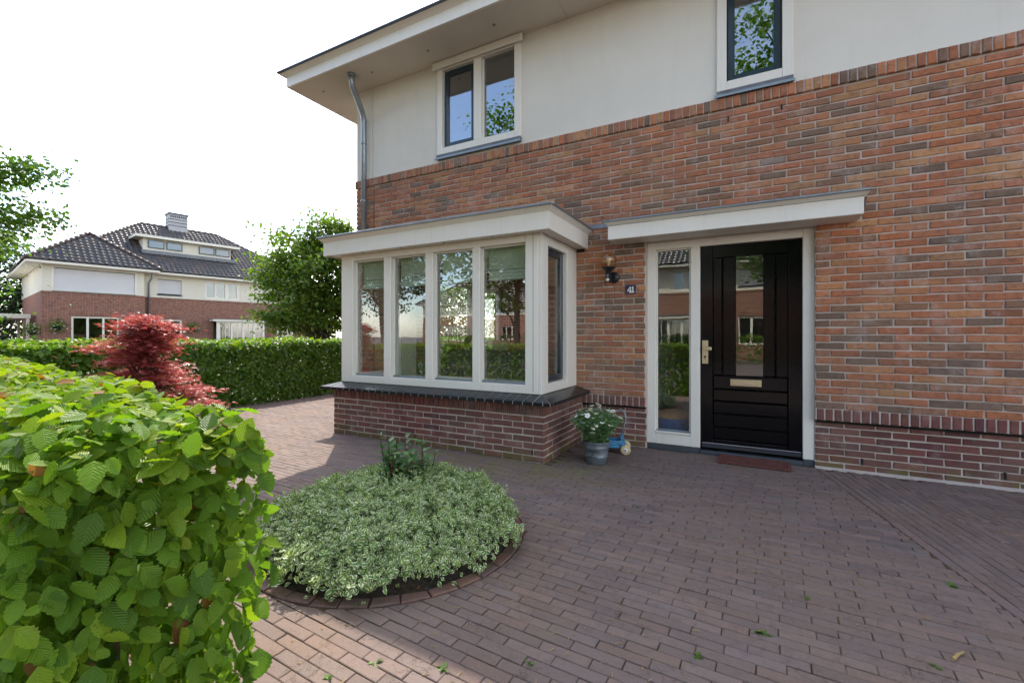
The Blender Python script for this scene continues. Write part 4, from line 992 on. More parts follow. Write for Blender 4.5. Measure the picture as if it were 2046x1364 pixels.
# door mat
mt = empty('door_mat', (0, 4.80, 0)); tag(mt, 'reddish brown coir door mat on the paving at the door', 'door mat')
mt.rotation_euler = (0, 0, R(-1.5))
m = MB(); m.bbox(-.30, .30, -.15, .14, .002, .016, .005); m.build('mat_body', 'mat', mt)
m = MB()
for a in ((-.30, .30, -.15, -.128), (-.30, .30, .118, .14), (-.30, -.275, -.128, .118), (.275, .30, -.128, .118)): m.bbox(*a, .012, .021, .003)
m.build('mat_border', 'mat', mt)
m = MB()
for i in range(26):
    x, y, a = rnd.uniform(-.25, .25), rnd.uniform(-.11, .1), rnd.uniform(0, 6.3)
    m.tube([(x + .022 * math.cos(a + t) * (1 + .25 * t), y + .018 * math.sin(a + t), .017) for t in [0, .7, 1.4, 2.1, 2.8, 3.5]], .0035, 5)
tag(m.build('mat_scroll_pattern', 'mat', mt), kind='stuff')

# zinc bucket with daisies
PT = (-1.31, 4.12)
pot = empty('daisy_pot', (PT[0], PT[1], 0), R(8)); tag(pot, 'galvanised zinc bucket of white daisies standing beside the bay', 'potted plant')
m = MB(); m.lathe([(.088, .0), (.092, .004), (.104, .07), (.106, .074), (.104, .078), (.116, .155), (.119, .160), (.117, .165), (.124, .205), (.129, .211), (.124, .216), (.117, .213), (.112, .175)], 36, capt=False); m.build('bucket', 'zincpot', pot, True)
m = MB(); m.lathe([(.114, .185), (.06, .195), (.002, .198)], 24, capb=False); m.build('potting_soil', 'soil', pot, True)
def bent_text(txt, size, zc, parent):
    cu = bpy.data.curves.new('stencil_text', 'FONT'); cu.body = txt; cu.size = size; cu.align_x = 'CENTER'; cu.resolution_u = 2
    to = bpy.data.objects.new('stencil_text', cu); COL.objects.link(to)
    dg = bpy.context.evaluated_depsgraph_get(); me = bpy.data.meshes.new_from_object(to.evaluated_get(dg)); bpy.data.objects.remove(to)
    for v in me.vertices:
        z = zc + v.co.y; r = .092 + (.124 - .092) * (z - .004) / .2 + .0034; a = v.co.x / r
        v.co = (r * math.sin(a), -r * math.cos(a), z)
    me.materials.clear(); me.materials.append(M['ink']); link('stencil_text', me, parent, None, (0, 0, R(-10)))
bent_text('FLOWERS', .030, .122, pot); bent_text('&', .026, .096, pot); bent_text('GARDEN', .026, .068, pot)
nst = 190; sb_ = MB(); LP, LN, LT, LS = [], [], [], []
heads = []
for i in range(nst):
    a = rnd.uniform(0, 6.283); e_ = rnd.random() ** .6; r0 = .09 * math.sqrt(rnd.random()); sp2 = .05 + .215 * e_; h = .14 + .19 * (1 - .55 * e_ ** 2) * rnd.uniform(.7, 1.1)
    p0 = Vector((r0 * math.cos(a), r0 * math.sin(a), .19)); p2 = Vector((sp2 * math.cos(a + rnd.uniform(-.4, .4)), sp2 * math.sin(a), .19 + h)); p1 = (p0 + p2) / 2 + Vector((0, 0, .03 * e_)); p1.xy *= .8
    sb_.tube([p0, p1, p2], .0016, 4, False)
    for j in range(22):
        t = .12 + .88 * j / 22; p = p0 * (1 - t) ** 2 + p1 * 2 * t * (1 - t) + p2 * t * t
        d = Vector((rnd.gauss(0, 1), rnd.gauss(0, 1), .6 + rnd.gauss(0, .4))).normalized()
        LP.append(p); LT.append(d); LN.append(Vector((rnd.gauss(0, .6), rnd.gauss(0, .6), 1))); LS.append(rnd.uniform(.026, .046))
tag(sb_.build('stems', 'daisyleaf', pot), kind='stuff')
me = cloud_mesh('foliage', leaf_s(.13, .03, .15), np.array(LP), np.array(LN), np.array(LT), np.array(LS), ['daisyleaf']); tag(link('foliage', me, pot), kind='stuff')
m = MB(); npt = 13
for i in range(npt):
    a = 2 * math.pi * i / npt; c_, s_ = math.cos(a), math.sin(a); w_ = .0036
    m.add([(.004 * c_ - w_ * .5 * -s_, .004 * s_ - w_ * .5 * c_, 0), (.004 * c_ + w_ * .5 * -s_, .004 * s_ + w_ * .5 * c_, 0), (.018 * c_ + w_ * -s_, .018 * s_ + w_ * c_, .001), (.021 * c_, .021 * s_, -.001), (.018 * c_ - w_ * -s_, .018 * s_ - w_ * c_, .001)], [(0, 1, 2, 3, 4)])
flower_me = m.mesh('flower', 'petal'); m = MB(); m.lathe([(.0065, 0), (.005, .003), (.001, .0045)], 10, capb=False); centre_me = m.mesh('flower_centre', 'yolk', True)
hs = MB()
for i in range(58):
    a = rnd.uniform(0, 6.283); e_ = rnd.random() ** .5; rr = .25 * e_; z = .19 + .345 * math.sqrt(max(0, 1 - .66 * e_ ** 2)) + rnd.uniform(-.05, .03)
    if math.sin(a) < -.2 and rnd.random() < .25: z -= rnd.uniform(.05, .16)
    p = Vector((rr * math.cos(a), rr * math.sin(a), z)); hs.tube([Vector((rr * .55 * math.cos(a), rr * .55 * math.sin(a), z - .14)), Vector((rr * .85 * math.cos(a), rr * .85 * math.sin(a), z - .06)), p], .0014, 4, False)
    f_ = link('flower', flower_me, pot, p, (rnd.gauss(0, .35) - .1 * math.sin(a), rnd.gauss(0, .35) + .25 * math.cos(a), rnd.uniform(0, 3))); f_.scale = [rnd.uniform(.95, 1.3)] * 3; link('flower_centre', centre_me, f_)
tag(hs.build('flower_stems', 'daisyleaf', pot), kind='stuff')
# toy push cart behind the bucket
toy = empty('toy_cart', (-1.20, 4.62, 0), R(14)); tag(toy, 'worn blue toy push cart with cream wheels behind the daisy bucket', 'toy')
m = MB(); m.bbox(-.26, .035, -.075, .075, .055, .085, .008); m.bbox(-.26, .02, -.075, -.058, .085, .135, .006); m.bbox(-.26, .02, .058, .075, .085, .135, .006); m.bbox(-.26, -.243, -.058, .058, .085, .135, .004); m.build('tray', 'toyblue', toy)
m = MB(); m.add([(.0, -.07, .085), (.05, -.07, .06), (.05, .07, .06), (.0, .07, .085), (-.01, -.07, .19), (.012, -.07, .185), (.012, .07, .185), (-.01, .07, .19)], [(0, 1, 5, 4), (1, 2, 6, 5), (2, 3, 7, 6), (3, 0, 4, 7), (4, 5, 6, 7)]); m.build('front_panel', 'toyblue', toy)
m = MB(); m.tube([(-.02, -.06, .10), (.02, -.06, .26), (.045, -.06, .36), (.03, -.055, .42), (-.02, -.03, .445), (-.02, .03, .445), (.03, .055, .42), (.045, .06, .36), (.02, .06, .26), (-.02, .06, .10)], .0065, 8); m.build('push_handle', 'zinc', toy, True)
m = MB(); m.lathe([(.02, 0), (.040, .0), (.049, .005), (.051, .0125), (.049, .02), (.040, .025), (.02, .025)], 24); wme = m.mesh('wheel', 'cream', True)
m = MB(); m.lathe([(.023, 0), (.021, .004), (.012, .006)], 16); hme = m.mesh('hub', 'petal', True); m = MB(); m.lathe([(.008, 0), (.007, .007), (.002, .008)], 10); ame = m.mesh('axle_cap', 'black', True)
for wx_ in (.04, -.20):
    for sd in (-1, 1):
        w_ = link('wheel', wme, toy, (wx_, sd * .10 + .0125, .051), (R(90), 0, 0))
        link('hub', hme, w_, (0, 0, .025 if sd < 0 else 0), None if sd < 0 else (R(180), 0, 0)); link('axle_cap', ame, w_, (0, 0, .030 if sd < 0 else -.005), None if sd < 0 else (R(180), 0, 0))
m = MB(); m.tube([(.04, -.10, .051), (.04, .10, .051)], .006, 8); m.tube([(-.2, -.10, .051), (-.2, .10, .051)], .006, 8); m.build('axle', 'black', toy)

# things indoors
def cup(x, y):
    o = empty('candle_holder', (x, y, .63)); m = MB(); m.lathe([(.034, 0), (.036, .005), (.010, .014), (.016, .05), (.007, .07), (.015, .10), (.007, .13), (.022, .16)], 16); m.build('stem', 'silver', o, True)
    m = MB(); m.lathe([(.018, .16), (.036, .18), (.040, .235), (.036, .25)], 16); m.build('cup', 'emerald', o, True); return o
tag(cup(-3.49, 4.20), 'left of two green candle holders on the bay window board', 'candle holder', 'candle holders'); tag(cup(-3.365, 4.22), 'right of two green candle holders on the bay window board', 'candle holder', 'candle holders')
sf = empty('sofa', (-3.5, 6.1, .06), R(8)); tag(sf, 'grey sofa seen inside through the bay window', 'sofa')
m = MB(); m.bbox(-.95, .95, -.12, .12, .1, .92, .08); m.build('backrest', 'sofa', sf, True); m = MB(); m.bbox(-.95, .95, .121, .75, .1, .44, .06); m.build('seat', 'sofa', sf, True)
for s_ in (-1, 1): m = MB(); m.bbox(min(s_ * .951, s_ * 1.13), max(s_ * .951, s_ * 1.13), -.1, .75, .1, .62, .06); m.build('armrest', 'sofa', sf, True)
m = MB()
for lx in (-.85, .85):
    for ly in (-.05, .65): m.box(lx - .03, lx + .03, ly - .03, ly + .03, .0, .11)
m.build('feet', 'black', sf)
fl = empty('table_lamp', (-4.05, 7.05, .06)); tag(fl, 'white drum lamp inside the room behind the sofa', 'lamp')
m = MB(); m.lathe([(.12, 0), (.12, .015), (.012, .03), (.012, .88)], 16); m.build('stand', 'black', fl, True); m = MB(); m.lathe([(.17, .86), (.13, 1.06)], 20, capb=False, capt=False); m.build('lamp_shade', 'roomwall', fl, True)
for px_, py_, hh, lab in ((-4.85, 7.15, .75, 'tall leafy house plant by the left of the side window'), (-4.8, 8.35, .6, 'low leafy house plant by the right of the side window')):
    hp_ = empty('house_plant', (px_, py_, .06)); tag(hp_, lab, 'house plant', 'plants inside the room')
    m = MB(); m.lathe([(.13, 0), (.17, .30), (.18, .32), (.15, .31)], 18); m.build('plant_pot', 'roomwall', hp_, True)
    m = MB(); SPp, SNn, STt, SSs = [], [], [], []
    for i in range(16):
        a = rnd.uniform(0, 6.3); e_ = Vector((.32 * math.cos(a), .32 * math.sin(a), .35 + hh * rnd.uniform(.5, 1.1))); m.tube([(0, 0, .3), (e_.x * .4, e_.y * .4, e_.z * .75), e_], [.008, .006, .003], 5)
        for j in range(9): SPp.append(Vector((0, 0, .3)).lerp(e_, rnd.uniform(.4, 1.))); STt.append(Vector((math.cos(a + rnd.gauss(0, .8)), math.sin(a + rnd.gauss(0, .8)), rnd.uniform(-.4, .5)))); SNn.append(Vector((rnd.gauss(0, .4), rnd.gauss(0, .4), 1))); SSs.append(rnd.uniform(.12, .22))
    m.build('stems', 'weed', hp_); tag(link('foliage', cloud_mesh('foliage', LEAF_MID, np.array(SPp), np.array(SNn), np.array(STt), np.array(SSs), ['weed']), hp_), kind='stuff')
bk = empty('blue_basket', (-.80, 5.42, .066)); tag(bk, 'blue woven basket with an ochre cushion inside behind the side pane', 'basket')
m = MB(); m.lathe([(.20, 0), (.24, .06), (.25, .16), (.235, .22), (.225, .22), (.235, .15)], 24, capt=False)
for i in range(9): m.lathe([(.236 + .012 * math.sin(i * .33), .015 + .022 * i), (.247 + .012 * math.sin(i * .33), .024 + .022 * i), (.236 + .012 * math.sin(i * .33), .033 + .022 * i)], 24, capb=False, capt=False)
m.build('basket_weave', 'basket', bk, True); m = MB(); m.lathe([(.03, .10), (.2, .14), (.235, .21), (.20, .26), (.10, .29), (.01, .30)], 20); m.build('cushion', 'cushion', bk, True)

# ================================================================== VEGETATION
def hedge_pts(n, L, T, H_, sides, depth=.10, wob=.03):
    """points near the skin of a box hedge (x along 0..L, y 0..T, z 0..H); sides: list of (name, weight)"""
    P, Nn = [], []
    tot = sum(w for _, w in sides)
    for nm, w in sides:
        k_ = int(n * w / tot); a = rng.random(k_); b = rng.random(k_); d = rng.gamma(1.4, depth / 2, k_) - .02
        o = np.ones(k_)
        if nm == 'front': p = np.stack([a * L, d, b * H_], 1); q = (0, -1, 0)
        elif nm == 'back': p = np.stack([a * L, T - d, b * H_], 1); q = (0, 1, 0)
        elif nm == 'end': p = np.stack([L - d, a * T, b * H_], 1); q = (1, 0, 0)
        elif nm == 'start': p = np.stack([d, a * T, b * H_], 1); q = (-1, 0, 0)
        else: p = np.stack([a * L, b * T, H_ - d], 1); q = (0, 0, 1)
        P.append(p); Nn.append(np.tile(np.array(q, float), (k_, 1)))
    return np.concatenate(P), np.concatenate(Nn)
def wobble(P, amp, f=3.):
    return P + amp * np.stack([np.sin(P[:, 1] * f * 1.3 + P[:, 2] * f), np.sin(P[:, 0] * f + P[:, 2] * f * .7 + 1.), np.sin(P[:, 0] * f * 1.1 + P[:, 1] * f * 1.7 + 2.)], 1)
# ---- near hornbeam hedge: its end stands beside the camera
NA = math.atan2(-.135, 1.); NL, NTk, NH = 7.0, .42, 1.02
EndP = Vector((-1.07, .235, 0))
hx, hy = math.cos(NA), math.sin(NA)
nh = empty('hornbeam_hedge', (EndP.x - hx * NL, EndP.y - hy * NL, 0), NA); tag(nh, 'near hornbeam hedge with large pleated leaves at the left', 'hedge')
# dense near the end, thinner far away
P1, N1 = hedge_pts(2500, .9, NTk, NH, [('front', 1.1), ('end', .55), ('top', .55), ('back', .3)], .16); P1[:, 0] += NL - .9
P2, N2 = hedge_pts(16000, NL - .9, NTk, NH, [('front', 1.0), ('top', .9), ('back', .7)], .10)
Pe, Ne = hedge_pts(1100, .9, NTk, NH, [('end', 1.)], .14); Pe[:, 0] += NL - .9
Pt, Nt_ = hedge_pts(5200, 5.0, NTk, NH, [('top', 1.)], .05); Pt[:, 0] += NL - 5.0
P = np.concatenate([P1, P2, Pe, Pt]); Nf = np.concatenate([N1, N2, Ne, Nt_])
P = wobble(P, .016, 5.); P = P + rng.normal(size=P.shape) * .007; P[:, 0] = np.minimum(P[:, 0], NL + .018); P[:, 1] = np.clip(P[:, 1], -.02, NTk + .01)
# rounded shoulders
sh = np.clip((P[:, 2] - (NH - .10)) / .10, 0, 1); cy_ = NTk / 2; P[:, 1] = cy_ + (P[:, 1] - cy_) * (1 - .16 * sh ** 2)
ex = np.clip((P[:, 0] - (NL - .12)) / .12, 0, 1); P[:, 2] -= .05 * ex * sh
n = len(P); Tip = np.zeros((n, 3)); Nn = np.zeros((n, 3)); top = Nf[:, 2] > .5
rd = rng.normal(size=(n, 3))
Nn[~top] = Nf[~top] * .75 + np.array([0, 0, .5]) + rd[~top] * .52
Tip[~top] = np.array([0, 0, -.85]) + Nf[~top] * .35 + rng.normal(size=(n, 3))[~top] * .45
Nn[top] = np.array([0, 0, 1.]) + rd[top] * .45; Tip[top] = rng.normal(size=(n, 3))[top] * np.array([1, 1, .35])
S = rng.uniform(.026, .064, n) * np.where(rng.random(n) < .18, 1.2, 1.) ; S[top] *= .9
Pb = P - nrmz(Tip) * S[:, None] * .45
ca_, sa_ = math.cos(NA), math.sin(NA)
Wp = np.stack([nh.location.x + ca_ * P[:, 0] - sa_ * P[:, 1], nh.location.y + sa_ * P[:, 0] + ca_ * P[:, 1], P[:, 2]], 1)
outer = np.where(Nf[:, 0] > .5, NL - P[:, 0], np.where(Nf[:, 1] < -.5, P[:, 1], np.where(top, NH - P[:, 2], 9)))
score = S / np.maximum(.3, np.linalg.norm(Wp - np.array([0, 0, EYE]), axis=1)) * np.where(outer < .035, 1., .2) * np.array([1. if in_view(w, -.01) else 0. for w in Wp])
pick = np.argsort(-score)[:300]; keep = np.ones(n, bool); keep[pick] = False
lm = []
for i in range(8):
    tv, tf, tuv = leaf_t(12, rnd.uniform(.27, .345), rnd.uniform(.04, .5), .016, rnd.uniform(.07, .12), rnd.uniform(-.1, .35))
    me = bpy.data.meshes.new('leaf'); me.from_pydata([tuple(v) for v in tv], [], tf); u = me.uv_layers.new(name='UVMap')
    for lp_ in me.loops: u.data[lp_.index].uv = tuple(tuv[lp_.vertex_index])
    me.polygons.foreach_set('use_smooth', [True] * len(me.polygons)); me.materials.append(M['horn_object']); lm.append(me)
for i in pick:
    z_ = Vector(Nn[i]).normalized(); y_ = Vector(Tip[i]); y_ = (y_ - z_ * y_.dot(z_)).normalized(); x_ = y_.cross(z_)
    o = link('leaf', rnd.choice(lm), nh); o.matrix_local = Matrix.Translation(Pb[i]) @ Matrix((x_, y_, z_)).transposed().to_4x4() @ Matrix.Scale(float(S[i]), 4)
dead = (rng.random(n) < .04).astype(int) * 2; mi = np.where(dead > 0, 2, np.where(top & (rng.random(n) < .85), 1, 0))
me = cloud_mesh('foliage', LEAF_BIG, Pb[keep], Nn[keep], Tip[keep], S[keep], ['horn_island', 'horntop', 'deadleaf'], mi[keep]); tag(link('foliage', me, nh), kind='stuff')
# inner filling of shaded leaves and the woody frame
k_ = 4200; Pi = np.stack([rng.random(k_) * NL, .07 + rng.random(k_) * (NTk - .14), rng.random(k_) * (NH - .09)], 1)
Pi[:250, 0] = NL - .12 - rng.random(250) * .8
me = cloud_mesh('inner_foliage', LEAF_MID, Pi, rdir(k_), rdir(k_), rng.uniform(.05, .08, k_), ['horn_island']); tag(link('inner_foliage', me, nh), kind='stuff')
m = MB(); x = NL - .20
while x > .2:
    y0 = NTk / 2 + rnd.uniform(-.05, .05); pts = [(x + rnd.uniform(-.02, .02) * i, y0 + rnd.uniform(-.02, .02), -.05 + i * .16) for i in range(7)]
    m.tube(pts, [.012, .011, .010, .008, .007, .005, .003], 6)
    for j in range(16):
        z = rnd.uniform(.08, .92); a = rnd.uniform(0, 6.3); l = rnd.uniform(.12, .24); d = Vector((math.cos(a), math.sin(a), rnd.uniform(-.1, .7))); p = Vector((x, y0, z))
        m.tube([p, p + d * l * .5 + Vector((0, 0, rnd.uniform(-.02, .02))), p + d * l], [.005, .0035, .0018], 5)
    x -= rnd.uniform(.16, .24)
tag(m.build('stems', 'twig', nh), kind='stuff')

# ---- long hedge on the far side of the drive
def box_hedge(name, loc, rz, L, T, H_, n, size, label, mats=('hedgefar',), sides=None, stems=True, sunlit_top=.6):
    h = empty(name, loc, rz); tag(h, label, 'hedge')
    P, Nf = hedge_pts(n, L, T, H_, sides or [('front', 1.), ('back', .8), ('top', .8)], .12)
    P = wobble(P, .03, 2.2) + rng.normal(size=P.shape) * .02; nn_ = len(P); tp = Nf[:, 2] > .5
    Nn = np.where(tp[:, None], np.array([0, 0, 1.]) + rng.normal(size=(nn_, 3)) * .5, Nf * .8 + np.array([0, 0, .5]) + rng.normal(size=(nn_, 3)) * .5)
    Tip = np.where(tp[:, None], rng.normal(size=(nn_, 3)), np.array([0, 0, -.8]) + Nf * .3 + rng.normal(size=(nn_, 3)) * .55)
    mi = (tp & (rng.random(nn_) < sunlit_top)).astype(int)  # share of top leaves given the painted sunlit yellow
    me = cloud_mesh('foliage', LEAF_SM, P, Nn, Tip, rng.uniform(.75, 1.35, nn_) * size, list(mats) + ['horntop'], mi); tag(link('foliage', me, h), kind='stuff')
    if stems:
        m = MB(); x = .2
        while x < L:
            y0 = T / 2 + rnd.uniform(-.08, .05); m.tube([(x + rnd.uniform(-.03, .03), y0 + rnd.uniform(-.04, .04), -.05 + i * H_ / 5) for i in range(6)], [.022, .02, .017, .014, .01, .005], 6)
            for j in range(7):
                a = rnd.uniform(0, 6.3); z = rnd.uniform(.1, H_ - .15); d = Vector((math.cos(a), math.sin(a), rnd.uniform(.1, .8))) * rnd.uniform(.15, .32); p = Vector((x, y0, z)); m.tube([p, p + d * .5, p + d], [.007, .005, .002], 4)
            x += rnd.uniform(.28, .5)
        tag(m.build('stems', 'bark', h), kind='stuff')
    return h
box_hedge('boundary_hedge', (-7.77, 1.0, 0), R(90), 13.0, .55, 1.09, 62000, .066, 'long clipped hedge across the drive behind the red maple', sides=[('front', 1.), ('back', .55), ('top', .5), ('start', .06)])
box_hedge('street_hedge', (-24.0, 4.0, 0), R(84), 20., .7, 1.02, 9000, .09, 'low dark hedge in front of the distant brick house', stems=False, sunlit_top=.2)
box_hedge('opposite_hedge', (9, -12.5, 0), R(180), 26., .7, 1.2, 8000, .10, 'hedge across the street mirrored in the panes', stems=False, sunlit_top=.4)

# ---- trees
def tree(name, label, loc, H_, crown_c, crown_r, n, size, mat, seed, trunk_r=.12, clumps=90, multi=1, flat=.55, group=None, extra=(), shell=.55, low=None):
    r_ = np.random.default_rng(seed); rr = random.Random(seed); t = empty(name, loc); tag(t, label, 'tree', group)
    cc = np.array(crown_c); cr_ = np.array(crown_r)
    d = nrmz(r_.normal(size=(clumps, 3))); rad = shell + (1 - shell) * r_.random(clumps) ** .6; rad *= r_.uniform(.78, 1.12, clumps)
    C = cc + d * cr_ * rad[:, None]; C[:, 2] = np.maximum(C[:, 2], low if low is not None else cc[2] - cr_[2])
    if len(extra): C = np.concatenate([C, np.array(extra)]); clumps = len(C)
    m = MB(); top = Vector((cc[0], cc[1], cc[2] + cr_[2] * .5)); bases = []
    for k in range(multi):
        a = rr.uniform(0, 6.3); b0 = Vector((.16 * math.cos(a), .16 * math.sin(a), -.1)) if multi > 1 else Vector((0, 0, -.1)); tp = top + (Vector((math.cos(a), math.sin(a), 0)) * .45 * cr_[0] if multi > 1 else Vector())
        pts = [b0.lerp(tp, i / 7) + Vector((rr.uniform(-.05, .05), rr.uniform(-.05, .05), 0)) * (1 if i else 0) for i in range(8)]; m.tube(pts, [trunk_r * (1.25 if i == 0 else 1) * (1 - i / 8.2) for i in range(8)], 8); bases.append(pts)
    for c_ in C:
        pts = rr.choice(bases); z = max(.25 * H_ * .5, min(c_[2] - .25 * np.hypot(c_[0] - cc[0], c_[1] - cc[1]), top.z * .9)); i = min(6, max(1, int(7 * (z / top.z)))); p = pts[i]; q = Vector(c_)
        mid = p.lerp(q, .5) + Vector((rr.uniform(-.1, .1), rr.uniform(-.1, .1), .08 * (q - p).length)); m.tube([p, mid, q], [trunk_r * .30, trunk_r * .2, trunk_r * .05], 5, False)
    m.build('trunk', 'bark', t, True)
    idx = r_.integers(0, clumps, n); sp = (cr_.mean() * .155) * r_.uniform(.6, 1.3, clumps)
    if len(extra): sp[-len(extra):] = .21
    P = C[idx] + r_.normal(size=(n, 3)) * sp[idx][:, None] * np.array([1, 1, flat]); 
    if low is not None: P[:, 2] = np.maximum(P[:, 2], low - .1 + .2 * r_.random(n))
    Nn = np.array([0, 0, .8]) + r_.normal(size=(n, 3)) * .75 + nrmz(P - cc) * .4; Tip = r_.normal(size=(n, 3)) + np.array([0, 0, -.5]) + nrmz(P - cc) * .5
    me = cloud_mesh('crown', LEAF_SM, P, Nn, Tip, r_.uniform(.7, 1.3, n) * size, [mat]); tag(link('crown', me, t), kind='stuff'); return t
tree('garden_tree', 'bushy green tree with yellowish top behind the hedge beside the bay', (-13.05, 10.1, 0), 5.4, (.25, .2, 3.0), (1.95, 1.95, 2.15), 34000, .112, 'treeleaf', 3, .06, 120, 5, .5, shell=.48, low=.5)
tree('overhanging_tree', 'leafy tree reaching in from the left edge of the picture', (-11.9, .45, 0), 7., (.15, .1, 2.9), (2.05, 2.05, 2.7), 58000, .078, 'treeleaf2', 5, .12, 150, 1, .5, shell=.5, low=.4, extra=[(1.2 + 1.05 * t, 1.3 + .95 * t, 3.45 + .35 * t) for t in (.3, .6, .85)] + [(1.2 + 1.05 * t, 1.3 + .95 * t, 2.75 + .32 * t) for t in (.3, .62, .9)] + [(1.45, 1.5, z) for z in (.7, 1.1, 1.5, 1.9)])
tree('rear_tree', 'rounded green tree behind the house seen through the room windows', (-12.2, 16.8, 0), 6., (0, 0, 2.6), (3.4, 3.2, 2.1), 14000, .14, 'treeleaf', 31, .1, 70, 1, .6, shell=.4, low=.3)
tree('conifer_tree', 'dark tree left of the distant brick house', (-44.5, 10.0, 0), 9., (0, 0, 4.), (3., 3., 4.2), 9000, .22, 'conifer', 8, .2, 70, 1, .9, shell=.3, low=.3)
tree('conifer_tree', 'darker rear tree at the left edge beyond the white fence', (-47.0, 6.0, 0), 11., (0, 0, 5.), (3.4, 3.4, 5.2), 9000, .24, 'conifer', 9, .2, 70, 1, .9, shell=.3, low=.3)
for i, (x, y, s_) in enumerate(((1.7, -8.6, 1.28), (-8.2, -7.6, 1.05), (-17.2, -9.5, 1.1))):
    tree('street_tree', ('street tree mirrored in the door glass', 'street tree mirrored in the right bay panes', 'street tree mirrored in the left bay panes')[i], (x, y, 0), 10 * s_, (0, 0, 6.4 * s_), (2.9 * s_, 2.9 * s_, 4.2 * s_), 24000, .17, 'treeleaf2', 20 + i, .16, 70, 1, .6, 'street trees behind the camera', shell=.4, low=2.3)

# ---- red maple
mp = empty('red_maple', (-6.0, 2.5, 0)); tag(mp, 'low spreading red Japanese maple in front of the long hedge', 'tree')
m = MB(); MPp, MPn, MPt, MPs = [], [], [], []
r3 = random.Random(5)
pads = []
for i in range(120):
    z = r3.uniform(.25, 1.36); env = .80 * (1 - ((z - .25) / 1.15) ** 1.15) + .10; a = r3.uniform(0, 6.283); rr = env * (r3.random() ** .45)
    pads.append(Vector((rr * math.cos(a) + .12 * (z - .6), rr * math.sin(a), z + .06 * (1 - rr))))
pads += [Vector((-.25, -.15, 1.38)), Vector((-.1, -.05, 1.46)), Vector((.3, .1, 1.35)), Vector((-.72, -.5, 1.10)), Vector((-.55, -.4, 1.16)), Vector((.75, .45, .66)), Vector((.80, .55, .5)), Vector((.35, .9, .6)), Vector((.4, .95, .42))]
pads = [Vector((q.x * .56 - .05, q.y * .56, q.z)) for q in pads]
for q in pads:
    p0 = Vector((q.x * .12, q.y * .12, max(.06, q.z * .45))); m.tube([p0, p0.lerp(q, .55) + Vector((0, 0, .07)), q], [.011, .007, .002], 4, False)
    od = Vector((q.x, q.y, 0)); od = od.normalized() if od.length > .05 else Vector((1, 0, 0)); rs = r3.uniform(.09, .17)
    for j in range(95):
        l = r3.gauss(0, 1); w = r3.gauss(0, 1); sd = Vector((-od.y, od.x, 0))
        p = q + od * (l * rs * .8) + sd * (w * rs * .7) + Vector((0, 0, r3.gauss(0, .018) - .12 * abs(l * rs) - .03))
        tip = od * r3.uniform(.2, 1.) + sd * r3.gauss(0, .7) + Vector((0, 0, -.45)); base_n = Vector((r3.gauss(0, .35), r3.gauss(0, .35), 1))
        MPp.append(p); MPn.append(base_n); MPt.append(tip); MPs.append(r3.uniform(.035, .062))
m.tube([(0, 0, -.05), (.02, .01, .25), (.0, 0, .6), (.03, 0, 1.1)], [.035, .03, .02, .008], 8); m.build('trunk', 'bark', mp, True)
lob = []; fz = []; uvs = []   # five-fingered leaf
for k, (an, ln) in enumerate(((-75, .55), (-38, .85), (0, 1.), (38, .85), (75, .55))):
    a = R(an); dx, dy = math.sin(a), math.cos(a); b = len(lob); lob += [(0, 0, 0), (dx * ln * .5 - dy * .075, dy * ln * .5 + dx * .075, .015), (dx * ln, dy * ln, -.10), (dx * ln * .5 + dy * .075, dy * ln * .5 - dx * .075, .015)]; fz.append((b, b + 3, b + 2, b + 1)); uvs += [(.5, 0), (0, .5), (.5, 1), (1, .5)]
me = cloud_mesh('crown', (np.array(lob), fz, np.array(uvs)), np.array(MPp), np.array(MPn), np.array(MPt), np.array(MPs), ['maple']); tag(link('crown', me, mp), kind='stuff')

# ---- variegated ground cover in the round bed
k_ = 19500; rr = .772 * np.sqrt(rng.random(k_)); aa = rng.random(k_) * 2 * np.pi
hgt = 0.02 + .215 * np.clip(1 - (rr / .815) ** 3.6, 0, 1) ** .75
bumpy = .045 * np.sin(rr * np.cos(aa) * 19) * np.sin(rr * np.sin(aa) * 17 + 1) + .03 * np.sin(rr * np.cos(aa) * 41 + 2) * np.sin(rr * np.sin(aa) * 37)
aa_w = 1 + .035 * np.sin(aa * 5 + 1) + .03 * np.sin(aa * 11) + .02 * np.sin(aa * 23); rr = rr * aa_w
zz_ = np.maximum(.012, (hgt + bumpy) * (1 - rng.gamma(1.2, .16, k_).clip(0, 1)))
P = np.stack([rr * np.cos(aa), rr * np.sin(aa), zz_], 1) + rng.normal(size=(k_, 3)) * .008
# sprigs: leaves gather round short upright shoots
k2 = 900; sr = .73 * np.sqrt(rng.random(k2)); sa2 = rng.random(k2) * 2 * np.pi; sh_ = 0.02 + .215 * np.clip(1 - (sr / .775) ** 3.6, 0, 1) ** .75
SP_, SN, ST, SS = [], [], [], []
for i in range(k2):
    b = np.array([sr[i] * math.cos(sa2[i]), sr[i] * math.sin(sa2[i]), sh_[i] - .01]); up = nrmz(np.array([[rng.normal() * .35 + .4 * sr[i] * math.cos(sa2[i]), rng.normal() * .35 + .4 * sr[i] * math.sin(sa2[i]), 1.]]))[0]; L_ = rng.uniform(.03, .085)
    for j in range(9):
        t = j / 8; a = j * 1.57 + rng.normal() * .3; o_ = np.array([math.cos(a), math.sin(a), .25 + .9 * t]); SP_.append(b + up * L_ * t); ST.append(o_); SN.append(up + rng.normal(size=3) * .3 - o_ * .3); SS.append(rng.uniform(.022, .034) * (1 - .35 * t))
Nn = np.array([0, 0, .9]) + rng.normal(size=(k_, 3)) * .55 + np.stack([np.cos(aa) * rr, np.sin(aa) * rr, 0 * aa], 1) * .9; Tip = rng.normal(size=(k_, 3)) + np.array([0, 0, .1])
